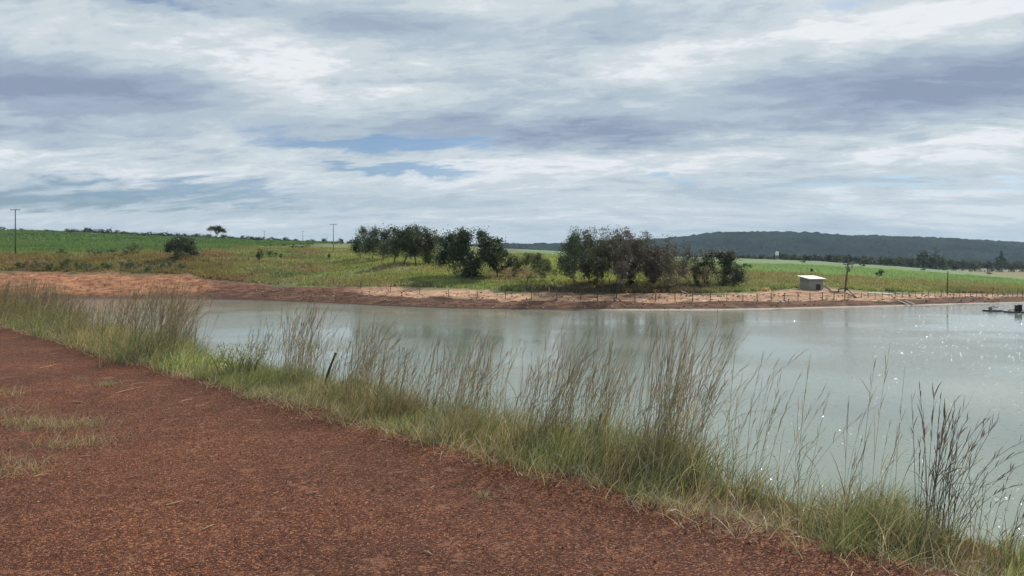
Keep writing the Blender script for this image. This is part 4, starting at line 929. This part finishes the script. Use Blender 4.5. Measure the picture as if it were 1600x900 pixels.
for sgn in (-1, 1):
    x_ = sgn*(W/2-th_/2); y0, y1 = -L/2+th_+.002, L/2-th_-.002; a_, b_ = x_-th_/2, x_+th_/2
    Geo().add([(a_, y0, 0), (b_, y0, 0), (b_, y1, 0), (a_, y1, 0), (a_, y0, H1), (b_, y0, H1), (b_, y1, H2-.02), (a_, y1, H2-.02)],
              [(0, 3, 2, 1), (4, 5, 6, 7), (0, 1, 5, 4), (1, 2, 6, 5), (2, 3, 7, 6), (3, 0, 4, 7)]).build('wall', M_block, root)
sl = math.atan((H2-H1)/L)
rf = Geo().box((0, 0, (H1+H2)/2+.09), (W+.7, (L+.7), .10), rx=sl)
# corrugation ridges across the roof sheet
rf.build('roof', M_white, root)
Geo().box((.35, -L/2-.012, .42), (.8, .02, .8)).build('door', M_steel, root)
tag(root, 'small grey block pump shed with sloping white roof above the far shore', 'shed')
# pipe frame, pipes, board
p = hit(1294, 457)
root = empty('metal_stair_frame', p)
for k in (0, .5, 1.0): Geo().tube([(k*.5-.6, k*.6, 1.0), (k*.5+.1, k*.6, .35), (k*.5+.7, k*.6, -.25)], .05, 6).build('rail', M_palewood, root)
for k in range(4): Geo().tube([(-.5+k*.33, 0, .9-k*.31), (-.25+k*.33, .3, .9-k*.31), (0+k*.33, .6, .9-k*.31)], .035, 6).build('rung', M_pipe, root)
tag(root, 'pale metal frame sloping down beside the shed towards the water', 'frame')
root = empty('intake_pipe', hit(1310, 458)); e = hit(1338, 466); o0 = np.array(root.location)
Geo().tube([(0, 0, .55), (.6, 0, .75), (1.4, -.1, .5), (e-o0)+np.array([0, 0, .1])], .09, 8).build('pipe', M_black, root)
Geo().tube([(-1.2, .1, .35), (-.6, .05, .15), (.2, 0, .25), (1.0, 0, .1)], .07, 8).build('hose', M_black, root)
Geo().box((0, 0, .2), (.12, .12, .9)).build('support', M_wood, root)
tag(root, 'black intake pipe and hose arching down from the shed to the shore', 'pipe')
a_ = hit(1355, 459.5); b_ = hit(1394, 461.5); root = a_
o = Geo().tube([(0, 0, .16), (b_-a_)/2+np.array([0, 0, .16]), (b_-a_)+np.array([0, 0, .16])], .13, 8).build('white_tube', M_white); o.location = a_; tag(o, 'long white tube lying on the bank behind the right fence', 'tube')
for i, (x0, y0, x1, y1, lb) in enumerate([(1403, 471, 1418, 477, 'left one of two grey planks leaning into the water at the right shore'), (1414, 471, 1427, 477, 'right one of two grey planks leaning into the water at the right shore')]):
    a_ = hit(x0, y0); b_ = np.array([(x1-800)/F*float(Ds(x1)), float(Ds(x1))-.4, WZ+.05])
    d_ = b_-a_; dn = d_/np.linalg.norm(d_); sd_ = np.cross(dn, (0, 0, 1)); sd_ /= np.linalg.norm(sd_); up_ = np.cross(sd_, dn)
    A4 = [(s1*sd_*.12+s2*up_*.03+np.array([0, 0, .12])+q) for q in (0*d_, d_) for s1, s2 in ((-1, -1), (1, -1), (1, 1), (-1, 1))]
    o = Geo().add(A4, [(0, 3, 2, 1), (4, 5, 6, 7), (0, 1, 5, 4), (1, 2, 6, 5), (2, 3, 7, 6), (3, 0, 4, 7)]).build('plank', M_palewood); o.location = a_; tag(o, lb, 'plank', 'planks at the right shore')
p = hit(1070, 459); o = Geo().box((0, 0, .22), (1.0, .35, .12), ry=.35).box((-.35, 0, .08), (.12, .3, .3)).build('white_sheet', M_white); o.location = p; tag(o, 'small white bent sheet lying at the foot of the nearly leafless tree', 'sheet')
# ------------------------------------------------------------------ rafts
def raft(px, py, wpx, label, rz=0.0, gear=0):
    D = (EYE-WZ)*F/(py-HY); p = np.array([(px-800)/F*D, D, WZ]); Wm = wpx*D/F
    root = empty('pump_raft', p, rz)
    n_ = 9; hw = Wm/2; V = []
    for i in range(n_):
        f = -1+2*i/(n_-1); wd = .9*(1-abs(f)**4*.6); V += [(f*hw, -wd, -.12+.10*abs(f)**3), (f*hw, wd, -.12+.10*abs(f)**3), (f*hw, wd, .17), (f*hw, -wd, .17)]
    Qs = [(i*4+j_, i*4+(j_+1) % 4, (i+1)*4+(j_+1) % 4, (i+1)*4+j_) for i in range(n_-1) for j_ in range(4)]+[(0, 3, 2, 1), (n_*4-4, n_*4-3, n_*4-2, n_*4-1)]
    mk('hull', V, Qs, M_black, root)
    if gear == 0:
        Geo().tube([(-.3, 0, .17), (-.3, 0, .35), (-.3, 0, .55)], [.2, .24, .12], 10).build('motor', M_pipe, root)
        Geo().box((.55, 0, .27), (.7, .8, .2), taper=.7).build('float', M_white, root)
        Geo().tube([(-.3, 0, .5), (.1, 0, .55), (.7, 0, .4)], .05, 8).build('pipe', M_steel, root)
    else:
        Geo().box((-.1, 0, .52), (.28, .4, .7)).build('motor_box', M_black, root)
        Geo().box((.3, 0, .55), (.22, .4, .76)).build('motor_box', M_black, root)
        Geo().tube([(-1.1, 0, .25), (-.6, 0, .3), (1.3, 0, .26)], .07, 8).build('pipe', M_steel, root)
    tag(root, label, 'raft', 'pump rafts on the pond'); return root
raft(1551, 486, 27, 'dark low raft with white float, left one of two on the water at the right', .1, 0)
raft(1590, 488, 38, 'dark raft with two black motor boxes at the right edge of the water', -.05, 1)
# white egret-like speck and far white things
def car(px, D, label):
    root = empty('parked_car', at(px, D), .2)
    Geo().box((0, 0, .62), (4.2, 1.7, .62), taper=.97).build('body', M_white, root)
    Geo().box((.2, 0, 1.22), (2.3, 1.5, .58), taper=.8).build('cabin', M_black, root)
    for sx_ in (-1.3, 1.3):
        for sy_ in (-.8, .8): Geo().tube([(sx_, sy_-.1, .33), (sx_, sy_, .33), (sx_, sy_+.1, .33)], .33, 12).build('wheel', M_black, root)
    tag(root, label, 'car')
car(149, 560, 'white car far off in the crop on the left below the horizon')
def hut(px, D, w_, h_, label, z=0, tank=False):
    root = empty('farm_house' if not tank else 'water_tank', at(px, D)+np.array([0, 0, z]))
    if tank:
        for a_ in range(4): Geo().tube([(1.2*cos(a_*pi/2), 1.2*sin(a_*pi/2), 0), (1.1*cos(a_*pi/2), 1.1*sin(a_*pi/2), h_*.3), (1.0*cos(a_*pi/2), 1.0*sin(a_*pi/2), h_*.6)], .15, 6).build('leg', M_conc, root)
        Geo().tube([(0, 0, h_*.6), (0, 0, h_*.9), (0, 0, h_)], [w_/2, w_/2, w_*.3], 14).build('tank', M_white, root)
    else:
        Geo().box((0, 0, h_*.35), (w_, w_*.7, h_*.7)).build('wall', M_white, root)
        Geo().add([(-w_*.56, -w_*.42, h_*.7), (w_*.56, -w_*.42, h_*.7), (w_*.56, w_*.42, h_*.7), (-w_*.56, w_*.42, h_*.7), (-w_*.56, 0, h_), (w_*.56, 0, h_)],
                  [(0, 1, 5, 4), (2, 3, 4, 5), (0, 3, 2, 1), (0, 4, 3, 3), (1, 2, 5, 5)]).build('roof', M_palewood, root)
        Geo().box((w_*.1, -w_*.35-.02, h_*.25), (w_*.14, .04, h_*.5)).build('door', M_black, root)
    tag(root, label, 'water tank' if tank else 'house')
hut(1214, 540, 2.4, 7.2, 'white water tank on legs above the left end of the right tree row', tank=True)
hut(1536, 640, 4.5, 3.0, 'tiny white farm house in front of the tree row near the conifer')
def rzat(px, D): return 0
